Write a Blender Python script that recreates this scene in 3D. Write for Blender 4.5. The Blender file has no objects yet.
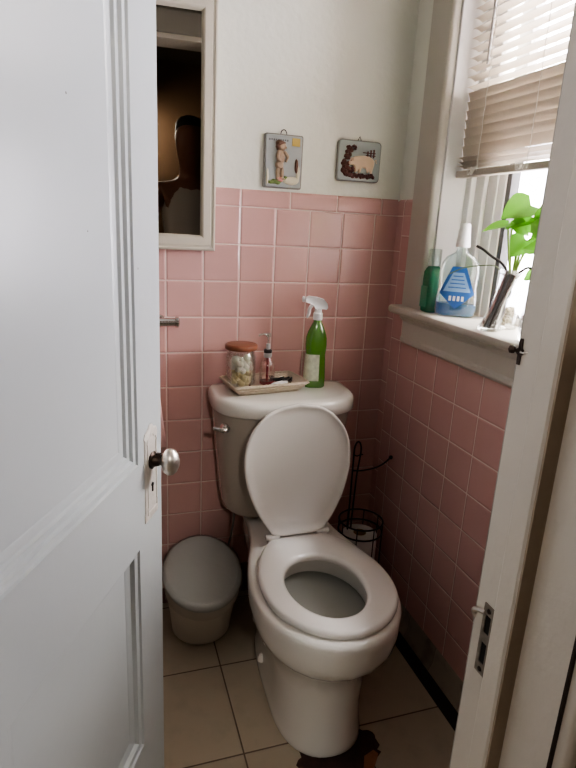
import bpy, bmesh, math, random
from mathutils import Vector, Matrix, Euler
random.seed(7)
PI = math.pi
COL = bpy.context.scene.collection
R = math.radians

# ------------------------------------------------------------------ helpers
def link(o, parent=None):
    COL.objects.link(o)
    if parent is not None:
        o.parent = parent
    return o

def obj(name, bm, mat, parent=None, smooth=True, bevel=0, mods=None, ang=35, loc=None):
    me = bpy.data.meshes.new(name)
    bmesh.ops.recalc_face_normals(bm, faces=bm.faces[:])
    bm.to_mesh(me); bm.free()
    mats = mat if isinstance(mat, (list, tuple)) else [mat]
    for m in mats: me.materials.append(m)
    o = bpy.data.objects.new(name, me)
    link(o, parent)
    if loc is not None: o.location = loc
    if bevel:
        b = o.modifiers.new('bevel', 'BEVEL'); b.width = bevel; b.segments = 3; b.limit_method = 'ANGLE'; b.angle_limit = R(40)
    if smooth:
        for p in me.polygons: p.use_smooth = True
        if not bevel:
            me.set_sharp_from_angle(angle=R(ang))
        else:
            w = o.modifiers.new('wn', 'WEIGHTED_NORMAL'); w.keep_sharp = True
    return o

def thing(name, label, cat, loc=(0, 0, 0), rz=0, group=None):
    o = bpy.data.objects.new(name, None); o.empty_display_size = .05
    link(o); o.location = loc; o.rotation_euler = (0, 0, rz)
    o['label'] = label; o['category'] = cat
    if group: o['group'] = group
    return o

def struct_empty(name, loc=(0, 0, 0), rz=0):
    o = bpy.data.objects.new(name, None); link(o); o.location = loc; o.rotation_euler = (0, 0, rz)
    o['kind'] = 'structure'
    return o

def struct(name, bm, mat, **k):
    o = obj(name, bm, mat, **k); o['kind'] = 'structure'; return o

def tag(o, label, cat, group=None):
    o['label'] = label; o['category'] = cat
    if group: o['group'] = group
    return o

def BM(): return bmesh.new()

def box(bm, x0, x1, y0, y1, z0, z1, mi=0, M=None):
    P = [Vector((x, y, z)) for x in (x0, x1) for y in (y0, y1) for z in (z0, z1)]
    if M is not None: P = [M @ p for p in P]
    v = [bm.verts.new(p) for p in P]
    for f in ((0, 1, 3, 2), (4, 6, 7, 5), (0, 4, 5, 1), (2, 3, 7, 6), (0, 2, 6, 4), (1, 5, 7, 3)):
        fc = bm.faces.new([v[i] for i in f]); fc.material_index = mi
    return bm

def loft(bm, rings, cap0=True, cap1=True, closed=False, mi=0):
    L = [[bm.verts.new(p) for p in r] for r in rings]
    n = len(L[0]); m = len(L)
    rng = range(m if closed else m - 1)
    for i in rng:
        a, b = L[i], L[(i + 1) % m]
        for j in range(n):
            f = bm.faces.new((a[j], a[(j + 1) % n], b[(j + 1) % n], b[j])); f.material_index = mi
    if not closed:
        if cap0: bm.faces.new(list(reversed(L[0]))).material_index = mi
        if cap1: bm.faces.new(L[-1]).material_index = mi
    return bm

def circ(c, r, n=32, axis='z', ry=None):
    ry = r if ry is None else ry
    out = []
    for i in range(n):
        a = 2 * PI * i / n; p, q = r * math.cos(a), ry * math.sin(a)
        v = {'z': (p, q, 0), 'y': (p, 0, q), 'x': (0, p, q)}[axis]
        out.append(Vector(c) + Vector(v))
    return out

def lathe(bm, prof, c=(0, 0, 0), n=32, axis='z', sx=1, sy=1, mi=0, cap0=True, cap1=True, M=None):
    rings = []
    for r, h in prof:
        ring = []
        for i in range(n):
            a = 2 * PI * i / n; p, q = r * math.cos(a) * sx, r * math.sin(a) * sy
            v = {'z': (p, q, h), 'y': (p, h, q), 'x': (h, p, q)}[axis]
            v = Vector(v)
            if M is not None: v = M @ v
            ring.append(Vector(c) + v)
        rings.append(ring)
    return loft(bm, rings, cap0, cap1, mi=mi)

def tube(bm, pts, r, n=8, closed=False, mi=0):
    pts = [Vector(p) for p in pts]; m = len(pts)
    rr = r if isinstance(r, (list, tuple)) else [r] * m
    rings = []; up = None
    for i, p in enumerate(pts):
        if closed: t = (pts[(i + 1) % m] - pts[i - 1])
        else: t = (pts[min(i + 1, m - 1)] - pts[max(i - 1, 0)])
        t.normalize()
        if up is None:
            up = Vector((0, 0, 1)) if abs(t.z) < .9 else Vector((1, 0, 0))
        u = (up - t * up.dot(t)); u.normalize(); up = u; w = t.cross(u)
        rings.append([p + (u * math.cos(2 * PI * j / n) + w * math.sin(2 * PI * j / n)) * rr[i] for j in range(n)])
    return loft(bm, rings, closed=closed, mi=mi)

def smooth_path(pts, k=6):
    pts = [Vector(p) for p in pts]; out = []
    for i in range(len(pts) - 1):
        p0 = pts[max(i - 1, 0)]; p1 = pts[i]; p2 = pts[i + 1]; p3 = pts[min(i + 2, len(pts) - 1)]
        for j in range(k):
            t = j / k
            out.append(.5 * ((2 * p1) + (p2 - p0) * t + (2 * p0 - 5 * p1 + 4 * p2 - p3) * t * t + (-p0 + 3 * p1 - 3 * p2 + p3) * t ** 3))
    out.append(pts[-1]); return out

def extrude_poly(bm, poly, d0, d1, axis='y', mi=0, inset=0):
    """poly: list of (u,w); extruded along axis between d0 and d1 (d1 side can be inset)"""
    def mk(u, w, d): return {'y': (u, d, w), 'x': (d, u, w), 'z': (u, w, d)}[axis]
    cx = sum(p[0] for p in poly) / len(poly); cz = sum(p[1] for p in poly) / len(poly)
    r0 = [Vector(mk(u, w, d0)) for u, w in poly]
    dm = d0 + (d1 - d0) * .6
    r1 = [Vector(mk(u, w, dm)) for u, w in poly]
    s = 1 - inset
    r2 = [Vector(mk(cx + (u - cx) * s, cz + (w - cz) * s, d1)) for u, w in poly]
    return loft(bm, [r0, r1, r2], mi=mi)

def egg(yc, yb, yf, hw, z, n=56, nb=2.0, nf=2.0, cx=0):
    out = []
    for i in range(n):
        a = 2 * PI * i / n; c, s = math.cos(a), math.sin(a)
        e = nb if s > 0 else nf
        x = hw * math.copysign(abs(c) ** (2 / e), c)
        y = yc + (yb - yc) * abs(s) ** (2 / e) if s > 0 else yc - (yc - yf) * abs(s) ** (2 / e)
        out.append(Vector((cx + x, y, z)))
    return out

def outline(tab, yc_v, z, y0=0, s=1, n=64, inset=0, rot=0, rc=(0, 0)):
    """ring from a half-width table [(v, hw)...]; v runs from the back towards -y; resampled by angle round (0, yc)"""
    pts = []
    for i in range(len(tab) - 1):
        v0_, h0 = tab[i]; v1_, h1 = tab[i + 1]
        vp, hp = tab[max(i - 1, 0)]; vn, hn = tab[min(i + 2, len(tab) - 1)]
        for j in range(8):
            t = j / 8
            h = .5 * ((2 * h0) + (h1 - hp) * t + (2 * hp - 5 * h0 + 4 * h1 - hn) * t * t + (-hp + 3 * h0 - 3 * h1 + hn) * t ** 3)
            pts.append((v0_ + (v1_ - v0_) * t, max(h, 0)))
    pts.append(tab[-1])
    right = [(h, -v) for v, h in pts]; left = [(-h, -v) for v, h in reversed(pts)]
    return polar(right + left, -yc_v, z, y0, n, inset)
def polar(poly, yc, z, y0=0, n=64, inset=0):
    out = []
    for k in range(n):
        a = 2 * PI * k / n; dx, dy = math.cos(a), math.sin(a); best = 0
        for i in range(len(poly)):
            (x1, y1), (x2, y2) = poly[i], poly[(i + 1) % len(poly)]
            y1_, y2_ = y1 - yc, y2 - yc
            ex_, ey_ = x2 - x1, y2_ - y1_; den = dx * ey_ - dy * ex_
            if abs(den) < 1e-12: continue
            t = (x1 * ey_ - y1_ * ex_) / den; w = (x1 * dy - y1_ * dx) / den
            if t > 0 and -1e-6 <= w <= 1 + 1e-6: best = max(best, t)
        best = max(best - inset, .001)
        out.append(Vector((best * dx, yc + best * dy + y0, z)))
    return out
def eggp(yc, yb, yf, hw, z, nb=2, nf=2, n=64):
    return polar([(p.x, p.y) for p in egg(yc, yb, yf, hw, z, n=96, nb=nb, nf=nf)], yc, z, 0, n)

# ------------------------------------------------------------------ materials
def mat(name):
    m = bpy.data.materials.new(name); m.use_nodes = True
    return m, m.node_tree, m.node_tree.nodes['Principled BSDF']

def N(nt, t, **k):
    n = nt.nodes.new(t)
    for a, b in k.items():
        if a.startswith('i_'): n.inputs[a[2:]].default_value = b
        else: setattr(n, a, b)
    return n

def mth(nt, op, a, b=None, c=None):
    n = nt.nodes.new('ShaderNodeMath'); n.operation = op
    for i, q in enumerate((a, b, c)):
        if q is None: continue
        if isinstance(q, (int, float)): n.inputs[i].default_value = q
        else: nt.links.new(q, n.inputs[i])
    return n.outputs[0]

def mixc(nt, fac, a, b):
    n = nt.nodes.new('ShaderNodeMix'); n.data_type = 'RGBA'
    for s, q in ((0, fac), (6, a), (7, b)):
        if isinstance(q, (int, float)): n.inputs[s].default_value = q
        elif isinstance(q, (tuple, list)): n.inputs[s].default_value = (*q[:3], 1)
        else: nt.links.new(q, n.inputs[s])
    return n.outputs[2]

def simple(name, col, rough=.5, metal=0, noise=0, nscale=20, bump=0, bscale=60, coat=0, spec=None, emis=None, sss=0, dark=.55):
    m, nt, b = mat(name)
    b.inputs['Base Color'].default_value = (*col, 1)
    b.inputs['Roughness'].default_value = rough
    b.inputs['Metallic'].default_value = metal
    if coat: b.inputs['Coat Weight'].default_value = coat; b.inputs['Coat Roughness'].default_value = .06
    if spec is not None: b.inputs['Specular IOR Level'].default_value = spec
    if sss:
        b.inputs['Subsurface Weight'].default_value = sss; b.inputs['Subsurface Scale'].default_value = .01
    if emis: b.inputs['Emission Color'].default_value = (*emis[0], 1); b.inputs['Emission Strength'].default_value = emis[1]
    tc = N(nt, 'ShaderNodeTexCoord')
    if noise:
        t = N(nt, 'ShaderNodeTexNoise', i_Scale=nscale, i_Detail=5.0)
        nt.links.new(tc.outputs['Object'], t.inputs['Vector'])
        f = mth(nt, 'MULTIPLY', mth(nt, 'SUBTRACT', t.outputs[0], .35), noise * 2.2)
        n2 = mth(nt, 'MAXIMUM', f, 0)
        nt.links.new(mixc(nt, n2, col, tuple(c * dark for c in col)), b.inputs['Base Color'])
    if bump:
        t = N(nt, 'ShaderNodeTexNoise', i_Scale=bscale, i_Detail=4.0)
        nt.links.new(tc.outputs['Object'], t.inputs['Vector'])
        bp = N(nt, 'ShaderNodeBump', i_Strength=bump, i_Distance=.004)
        nt.links.new(t.outputs[0], bp.inputs['Height']); nt.links.new(bp.outputs[0], b.inputs['Normal'])
    return m

def clear(name, tint=(1, 1, 1), gloss=.12, rough=.05, body=0, bodycol=(1, 1, 1)):
    """clear plastic / thin glass: transparent tint + a glossy skin + optional milky body"""
    m = bpy.data.materials.new(name); m.use_nodes = True; nt = m.node_tree; nt.nodes.clear()
    out = N(nt, 'ShaderNodeOutputMaterial')
    tr = N(nt, 'ShaderNodeBsdfTransparent'); tr.inputs[0].default_value = (*tint, 1)
    gl = N(nt, 'ShaderNodeBsdfGlossy'); gl.inputs['Roughness'].default_value = rough
    gl.inputs[0].default_value = (1, 1, 1, 1)
    lw = N(nt, 'ShaderNodeLayerWeight', i_Blend=.35)
    fac = mth(nt, 'ADD', mth(nt, 'MULTIPLY', lw.outputs['Fresnel'], .55), gloss * .4)
    cur = tr.outputs[0]
    if body:
        df = N(nt, 'ShaderNodeBsdfDiffuse'); df.inputs[0].default_value = (*bodycol, 1)
        tl = N(nt, 'ShaderNodeBsdfTranslucent'); tl.inputs[0].default_value = (*bodycol, 1)
        ad = N(nt, 'ShaderNodeMixShader'); ad.inputs[0].default_value = .5
        nt.links.new(df.outputs[0], ad.inputs[1]); nt.links.new(tl.outputs[0], ad.inputs[2])
        mx = N(nt, 'ShaderNodeMixShader'); mx.inputs[0].default_value = body
        nt.links.new(cur, mx.inputs[1]); nt.links.new(ad.outputs[0], mx.inputs[2]); cur = mx.outputs[0]
    m2 = N(nt, 'ShaderNodeMixShader'); nt.links.new(fac, m2.inputs[0])
    nt.links.new(cur, m2.inputs[1]); nt.links.new(gl.outputs[0], m2.inputs[2])
    nt.links.new(m2.outputs[0], out.inputs[0])
    return m

def tile_mat(name, au, u0, pu, av, v0, pv, col, grout, gw=.0011, rough=.16, var=.12, bumpd=.0019, dirt=0.0, coords='World'):
    """square tiles: grid lines at u0+k*pu on axis au, v0+k*pv on axis av"""
    m, nt, b = mat(name)
    geo = N(nt, 'ShaderNodeNewGeometry'); sep = N(nt, 'ShaderNodeSeparateXYZ')
    nt.links.new(geo.outputs['Position'], sep.inputs[0])
    U = mth(nt, 'DIVIDE', mth(nt, 'SUBTRACT', sep.outputs[au], u0), pu)
    V = mth(nt, 'DIVIDE', mth(nt, 'SUBTRACT', sep.outputs[av], v0), pv)
    def edge(T, p):
        fr = mth(nt, 'FRACT', T)
        return mth(nt, 'MULTIPLY', mth(nt, 'MINIMUM', fr, mth(nt, 'SUBTRACT', 1, fr)), p)
    d = mth(nt, 'MINIMUM', edge(U, pu), edge(V, pv))
    nz = N(nt, 'ShaderNodeTexNoise', i_Scale=90.0, i_Detail=3.0); nt.links.new(geo.outputs['Position'], nz.inputs['Vector'])
    d2 = mth(nt, 'ADD', d, mth(nt, 'MULTIPLY', mth(nt, 'SUBTRACT', nz.outputs[0], .5), .0006))
    mr = N(nt, 'ShaderNodeMapRange'); nt.links.new(d2, mr.inputs[0])
    mr.inputs[1].default_value = gw; mr.inputs[2].default_value = gw + .0009
    cmb = N(nt, 'ShaderNodeCombineXYZ')
    nt.links.new(mth(nt, 'FLOOR', U), cmb.inputs[0]); nt.links.new(mth(nt, 'FLOOR', V), cmb.inputs[1])
    wn = N(nt, 'ShaderNodeTexWhiteNoise'); nt.links.new(cmb.outputs[0], wn.inputs[0])
    big = N(nt, 'ShaderNodeTexNoise', i_Scale=7.0, i_Detail=6.0); nt.links.new(geo.outputs['Position'], big.inputs['Vector'])
    k = mth(nt, 'ADD', mth(nt, 'MULTIPLY', wn.outputs[0], var), mth(nt, 'MULTIPLY', big.outputs[0], var))
    tc = mixc(nt, k, col, tuple(c * .62 for c in col))
    if dirt:
        dn = N(nt, 'ShaderNodeTexNoise', i_Scale=14.0, i_Detail=8.0); nt.links.new(geo.outputs['Position'], dn.inputs['Vector'])
        tc = mixc(nt, mth(nt, 'MULTIPLY', mth(nt, 'MAXIMUM', mth(nt, 'SUBTRACT', dn.outputs[0], .5), 0), dirt * 5), tc, tuple(c * .35 for c in col))
    nt.links.new(mixc(nt, mr.outputs[0], grout, tc), b.inputs['Base Color'])
    rr = mth(nt, 'SUBTRACT', .75, mth(nt, 'MULTIPLY', mr.outputs[0], .75 - rough))
    nt.links.new(rr, b.inputs['Roughness'])
    mr2 = N(nt, 'ShaderNodeMapRange'); nt.links.new(d, mr2.inputs[0]); mr2.interpolation_type = 'SMOOTHSTEP'
    mr2.inputs[1].default_value = gw * .3; mr2.inputs[2].default_value = gw + .005
    h = mth(nt, 'ADD', mr2.outputs[0], mth(nt, 'MULTIPLY', big.outputs[0], .5))
    # each tile is set at a slightly different tilt
    wn2 = N(nt, 'ShaderNodeTexWhiteNoise'); wn2.noise_dimensions = '3D'; nt.links.new(cmb.outputs[0], wn2.inputs[0])
    s2 = N(nt, 'ShaderNodeSeparateColor'); nt.links.new(wn2.outputs[1], s2.inputs[0])
    tilt = mth(nt, 'ADD', mth(nt, 'MULTIPLY', mth(nt, 'FRACT', U), mth(nt, 'SUBTRACT', s2.outputs[0], .5)),
               mth(nt, 'MULTIPLY', mth(nt, 'FRACT', V), mth(nt, 'SUBTRACT', s2.outputs[1], .5)))
    h = mth(nt, 'ADD', h, mth(nt, 'MULTIPLY', tilt, .9))
    bp = N(nt, 'ShaderNodeBump', i_Strength=.8, i_Distance=bumpd)
    nt.links.new(h, bp.inputs['Height']); nt.links.new(bp.outputs[0], b.inputs['Normal'])
    return m

PINK = (.70, .42, .385); GROUT = (.82, .67, .62)
P = .1095; Z0 = 1.322; ZA = .8241; BX0 = -.7355; RY0 = -.2137
M_tb = tile_mat('pink_tile_back', 0, BX0, P, 2, Z0, P, PINK, GROUT)
M_tr = tile_mat('pink_tile_right', 1, RY0, P, 2, ZA, P, PINK, GROUT)
M_trc = tile_mat('pink_tile_corner', 1, -.042, 1.0, 2, Z0, P, PINK, GROUT)
M_capb = tile_mat('pink_cap_back', 0, BX0 + 2 * P, .1525, 2, Z0, .2, PINK, GROUT)
M_capr = tile_mat('pink_cap_right', 1, -.042, .1525, 2, Z0, .2, PINK, GROUT)
M_base = tile_mat('base_tile', 1, -.06, .15, 2, -.3, 1.0, (.42, .36, .28), (.3, .24, .18), var=.4, dirt=.8, rough=.4)
M_baseb = tile_mat('shade_dark_base_tile', 0, BX0, P, 2, 0.008, .11, (.2, .085, .07), (.2, .1, .08), var=.2, rough=.3)  # base row coloured dark for the shade at the wall's foot
M_floor = tile_mat('floor_tile', 0, -.619, .3027, 1, -.3315, .3027, (.48, .415, .315), (.13, .095, .07), gw=.0016, rough=.34, var=.18, bumpd=.0008, dirt=.15)
M_black = simple('black_border_tile', (.012, .010, .010), .45, noise=.4, nscale=30, bump=.1)
M_plaster = simple('cream_plaster', (.86, .865, .775), .62, bump=.35, bscale=55, noise=.08, nscale=3)
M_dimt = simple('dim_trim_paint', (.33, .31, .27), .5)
M_dim = simple('bounce_cut_olive_wall', (.24, .23, .19), .6, bump=.3, bscale=55)  # wall colour darkened to cut bounced light
M_ceil = simple('ceiling_white', (.78, .78, .74), .8, bump=.1)
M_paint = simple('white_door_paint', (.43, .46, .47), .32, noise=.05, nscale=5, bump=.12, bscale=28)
def specks(m):
    nt = m.node_tree; b = nt.nodes['Principled BSDF']; src = b.inputs['Base Color'].links[0].from_socket
    tc = N(nt, 'ShaderNodeTexCoord'); vo = N(nt, 'ShaderNodeTexVoronoi', i_Scale=26.0); nt.links.new(tc.outputs['Object'], vo.inputs['Vector'])
    wn = N(nt, 'ShaderNodeTexWhiteNoise'); nt.links.new(vo.outputs['Position'], wn.inputs[0])
    near = mth(nt, 'LESS_THAN', vo.outputs['Distance'], .045); pick = mth(nt, 'GREATER_THAN', wn.outputs[0], .86)
    nt.links.new(mixc(nt, mth(nt, 'MULTIPLY', near, pick), src, (.10, .09, .08)), b.inputs['Base Color'])
specks(M_paint)
M_trimp = simple('cream_trim_paint', (.58, .55, .48), .38, noise=.10, nscale=9, bump=.25, bscale=40, dark=.7)
M_jamb = simple('grey_cream_jamb_paint', (.64, .60, .53), .42, noise=.14, nscale=16, bump=.35, bscale=45, dark=.7)
M_hall = simple('dark_brown_hall_wall', (.085, .045, .02), .6, noise=.2, nscale=4)
M_hceil = simple('hall_ceiling', (.10, .09, .075), .8)
M_porc = simple('white_porcelain', (.82, .80, .74), .12, coat=.5)
M_tank_c = simple('darker_tank', (.50, .455, .395), .14, coat=.4)  # tank coloured darker than its lid
M_porc_in = simple('grey_toilet_water', (.30, .30, .27), .06)
M_seat = simple('white_seat_plastic', (.84, .815, .77), .2, coat=.2)
M_chrome = simple('chrome', (.72, .70, .68), .14, 1)
M_nickel = simple('worn_nickel', (.66, .61, .56), .36, 1, noise=.25, nscale=60)
M_plate = simple('painted_plate', (.72, .68, .63), .34, .35, noise=.35, nscale=70, bump=.3, bscale=120)
M_bronze = simple('dark_bronze', (.05, .035, .028), .4, .8)
M_hole = simple('dark_hole', (.008, .006, .005), .9)
M_wire = simple('black_wire', (.012, .011, .011), .45, .3)
M_bin = simple('beige_bin_plastic', (.72, .67, .60), .38, noise=.1, nscale=8)
M_binlid = simple('grey_bin_lid', (.56, .58, .55), .22, noise=.15, nscale=6, bump=.5, bscale=30, coat=.4)
M_bag = clear('clear_bag', (.97, .97, .97), gloss=.10, rough=.2, body=.08, bodycol=(.8, .8, .78))
M_cabfr = simple('cream_cabinet_frame', (.60, .555, .46), .35, noise=.06, nscale=12)
M_mirror = simple('mirror_glass', (.30, .28, .24), .015, 1)
M_rubber = simple('black_rubber', (.012, .011, .010), .32)
M_paper = simple('toilet_paper', (.82, .79, .75), .9, bump=.3, bscale=90)
M_card = simple('cardboard', (.36, .22, .11), .85)
M_wicker = simple('cream_woven_tray', (.66, .56, .44), .6, noise=.3, nscale=120, bump=.8, bscale=140)
M_cglass = clear('clear_glass', (.97, .98, .97), gloss=.2, rough=.03, body=.015, bodycol=(.9, .9, .88))
M_cotton = simple('cotton_balls', (.85, .80, .68), .95, noise=.4, nscale=60, dark=.62, bump=.8, bscale=80, sss=.1)
M_cottony = simple('yellowed_cotton', (.70, .60, .36), .9, noise=.3, nscale=50, dark=.6, bump=.8, bscale=80)
M_lidwood = simple('copper_brown_lid', (.24, .085, .045), .35, noise=.3, nscale=40)
M_pumpbody = clear('clear_pump_bottle', (.95, .88, .88), gloss=.25, rough=.05, body=.04, bodycol=(.8, .5, .5))
M_redliq = simple('dark_red_liquid', (.22, .02, .03), .15)
M_clip = simple('black_hair_clip', (.02, .018, .018), .3)
M_silver = simple('silver_tube', (.6, .6, .6), .3, .6)
M_green = clear('green_spray_bottle', (.25, .60, .10), gloss=.25, rough=.12, body=.6, bodycol=(.17, .48, .05))
M_white = simple('white_plastic', (.82, .82, .82), .35)
M_label = simple('pale_label', (.62, .66, .50), .5, noise=.6, nscale=70, dark=.35)
M_teal = clear('green_mouthwash', (.12, .55, .36), gloss=.15, body=.5, bodycol=(.05, .42, .25))
M_paleg = clear('pale_clear_plastic', (.88, .95, .92), gloss=.18, body=.12, bodycol=(.85, .92, .9))
M_blueliq = clear('blue_liquid', (.02, .42, .80), gloss=.1, body=.6, bodycol=(.01, .30, .62))
M_bluelab = simple('blue_label', (.03, .13, .40), .4)
M_ltlab = simple('light_blue_label', (.26, .42, .66), .4)
M_leaf = None
def leafmat():
    m, nt, b = mat('pothos_leaf')
    tc = N(nt, 'ShaderNodeTexCoord'); t = N(nt, 'ShaderNodeTexNoise', i_Scale=22.0, i_Detail=3.0)
    nt.links.new(tc.outputs['Object'], t.inputs['Vector'])
    c = mixc(nt, t.outputs[0], (.07, .26, .015), (.18, .42, .05)); nt.links.new(c, b.inputs['Base Color'])
    b.inputs['Roughness'].default_value = .3
    tl = N(nt, 'ShaderNodeBsdfTranslucent'); nt.links.new(c, tl.inputs[0])
    mx = N(nt, 'ShaderNodeMixShader'); mx.inputs[0].default_value = .22
    out = [n for n in nt.nodes if n.type == 'OUTPUT_MATERIAL'][0]
    nt.links.new(b.outputs[0], mx.inputs[1]); nt.links.new(tl.outputs[0], mx.inputs[2]); nt.links.new(mx.outputs[0], out.inputs[0])
    return m
M_leaf = leafmat()
M_stem = simple('green_stem', (.30, .40, .10), .5)
M_root = simple('dark_root', (.022, .014, .012), .7, noise=.4, nscale=60)
M_pebble = simple('pebbles', (.25, .14, .10), .5, noise=.7, nscale=70, dark=.3)
M_redstone = simple('red_pebbles', (.40, .07, .05), .35, noise=.6, nscale=60, dark=.3)
M_amber = simple('amber_ornament', (.55, .33, .08), .4, noise=.4, nscale=60)
def blindmat():
    m, nt, b = mat('cream_blind_slat')
    b.inputs['Base Color'].default_value = (.66, .59, .49, 1); b.inputs['Roughness'].default_value = .4
    tl = N(nt, 'ShaderNodeBsdfTranslucent'); tl.inputs[0].default_value = (.72, .60, .48, 1)
    mx = N(nt, 'ShaderNodeMixShader'); mx.inputs[0].default_value = .09
    out = [n for n in nt.nodes if n.type == 'OUTPUT_MATERIAL'][0]
    nt.links.new(b.outputs[0], mx.inputs[1]); nt.links.new(tl.outputs[0], mx.inputs[2]); nt.links.new(mx.outputs[0], out.inputs[0])
    return m
M_slat = blindmat()
M_cord = simple('blind_cord', (.75, .72, .66), .7)
M_pane = clear('window_pane', (.93, .93, .97), gloss=.05, rough=.02)
M_gasket = simple('grey_gasket', (.10, .10, .10), .6)
M_stain = simple('dark_broken_floor', (.06, .025, .02), .8, noise=.7, nscale=30, bump=1, bscale=50, dark=.3)
M_sub = simple('rust_chip', (.33, .14, .07), .8, noise=.5, nscale=60)
M_skin = simple('brown_skin', (.23, .10, .06), .5, sss=.05)
M_hair = simple('black_hair', (.01, .008, .007), .6)
M_tank = simple('white_tank_top_fabric', (.62, .56, .50), .85)
M_jeans = simple('dark_denim', (.03, .04, .07), .85)
M_towel = simple('pale_pink_towel', (.80, .50, .48), .9, bump=.5, bscale=200)
M_plq = simple('grey_plaque', (.40, .43, .42), .4, noise=.12, nscale=30)
M_plqe = simple('plaque_edge', (.27, .26, .23), .5)
M_stone = simple('tan_stone_relief', (.50, .37, .26), .6, noise=.5, nscale=60, dark=.4)
M_hairst = simple('dark_brown_relief', (.16, .08, .05), .6, noise=.4, nscale=60)
M_yel = simple('mustard_patch', (.62, .45, .12), .5)
M_pig = simple('cream_pig_relief', (.76, .58, .40), .5, noise=.2, nscale=40)
M_bush = simple('maroon_bush_relief', (.14, .055, .045), .7, noise=.5, nscale=80, bump=1, bscale=150)
M_grn = simple('green_relief', (.22, .30, .10), .7, noise=.5, nscale=60)
M_pinkrel = simple('faded_pink_relief', (.60, .25, .22), .7)
M_plqw = simple('pale_relief', (.70, .66, .50), .6)

# ------------------------------------------------------------------ room shell
YD0, YD1 = -1.19, -1.326          # bathroom and hall faces of the wall the door is in
XJ = -.468                         # right jamb face
HX, HY = -1.0847, -1.196           # hinge
CZ = 2.45
WY0, WY1, WZ0, WZ1 = -.215, -1.0, 1.05, 2.05   # window opening
bm = BM(); box(bm, -2.0, .0, YD0, .0, -.12, 0); box(bm, -2.3, .9, -3.3, YD0, -.12, 0)
struct('floor', bm, M_floor, smooth=False)
bm = BM(); box(bm, -2.12, .2, 0.006, .15, 0, CZ); struct('wall_back', bm, M_plaster, smooth=False)
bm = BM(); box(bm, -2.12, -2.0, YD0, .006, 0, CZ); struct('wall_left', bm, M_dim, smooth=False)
bm = BM()
X0, X1 = .006, .20
box(bm, X0, X1, YD1, 0.006, 0, WZ0 - .03)
box(bm, X0, X1, YD1, 0.006, WZ1, CZ)
box(bm, X0, X1, WY0, 0.006, WZ0 - .03, WZ1)
box(bm, X0, X1, YD1, WY1, WZ0 - .03, WZ1)
struct('wall_right', bm, M_plaster, smooth=False)
bm = BM()
box(bm, XJ + .02, .0, YD1, YD0, 0, CZ); box(bm, -2.12, HX - .03, YD1, YD0, 0, CZ); box(bm, HX - .03, XJ + .02, YD1, YD0, 2.06, CZ)
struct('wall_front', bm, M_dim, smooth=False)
bm = BM(); box(bm, -2.12, .2, YD1, .15, CZ, CZ + .1); struct('ceiling', bm, M_ceil, smooth=False)
# tiled wainscot
bm = BM(); box(bm, -2.0, 0, 0, .006, .1175, Z0); struct('trim_1', bm, M_tb, smooth=False)
bm = BM(); box(bm, -2.0, 0, 0, .006, .0, .1175); struct('baseboard_back', bm, M_baseb, smooth=False)
bm = BM()
for i in range(1): # cap course with a rounded top
    pr = [(0.006, Z0), (-.001, Z0), (-.001, Z0 + .038), (.0005, Z0 + .045), (.006, Z0 + .05)]
    rings = [[Vector((x, y, z)) for y, z in pr] for x in (-2.0, 0)]
    loft(bm, rings)
struct('trim_2', bm, M_capb, ang=50)
bm = BM(); box(bm, 0, .006, -.042, 0, .057, Z0); struct('trim_3', bm, M_trc, smooth=False)
bm = BM(); box(bm, 0, .006, -.13, -.042, .057, Z0); box(bm, 0, .006, YD0, -.13, .057, WZ0 - .03); struct('trim_4', bm, M_tr, smooth=False)
bm = BM()
loft(bm, [[Vector((x, y, z)) for x, z in [(0.006, Z0), (-.001, Z0), (-.001, Z0 + .038), (.0005, Z0 + .045), (.006, Z0 + .05)]] for y in (-.13, 0)])
struct('trim_5', bm, M_capr, ang=50)
# cove base on the right wall, black border on the floor
bm = BM(); pr = [(.006, .08), (-.001, .08), (-.003, .07), (-.006, .03), (-.014, .012), (-.02, 0.0005), (.006, 0.0005)]
loft(bm, [[Vector((x, y, z)) for x, z in pr] for y in (YD0, 0)]); struct('baseboard_right', bm, M_base, ang=50)
bm = BM(); box(bm, -.062, -.004, YD0, 0, -.003, .0012); struct('trim_6', bm, M_black, smooth=False)
# broken dark patch of floor in front of the toilet
bm = BM(); pts = []
rr = random.Random(3)
base = [(-.50, -.70), (-.47, -.655), (-.36, -.63), (-.30, -.645), (-.275, -.675), (-.288, -.72), (-.315, -.745), (-.345, -.752), (-.40, -.775), (-.48, -.775)]
for i, (x, y) in enumerate(base):
    x2, y2 = base[(i + 1) % len(base)]
    for j in range(4):
        t = j / 4; pts.append((x + (x2 - x) * t + rr.uniform(-.006, .006), y + (y2 - y) * t + rr.uniform(-.006, .006)))
extrude_poly(bm, pts, -.002, .0015, axis='z'); o = struct('trim_7', bm, M_stain, smooth=False)
bm = BM(); pts = [(-.345, -.752), (-.33, -.722), (-.30, -.712), (-.292, -.725), (-.315, -.752), (-.34, -.775)]
extrude_poly(bm, pts, 0, .003, axis='z'); o = obj('broken_tile_edge', bm, M_sub, parent=o, smooth=False)

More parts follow.
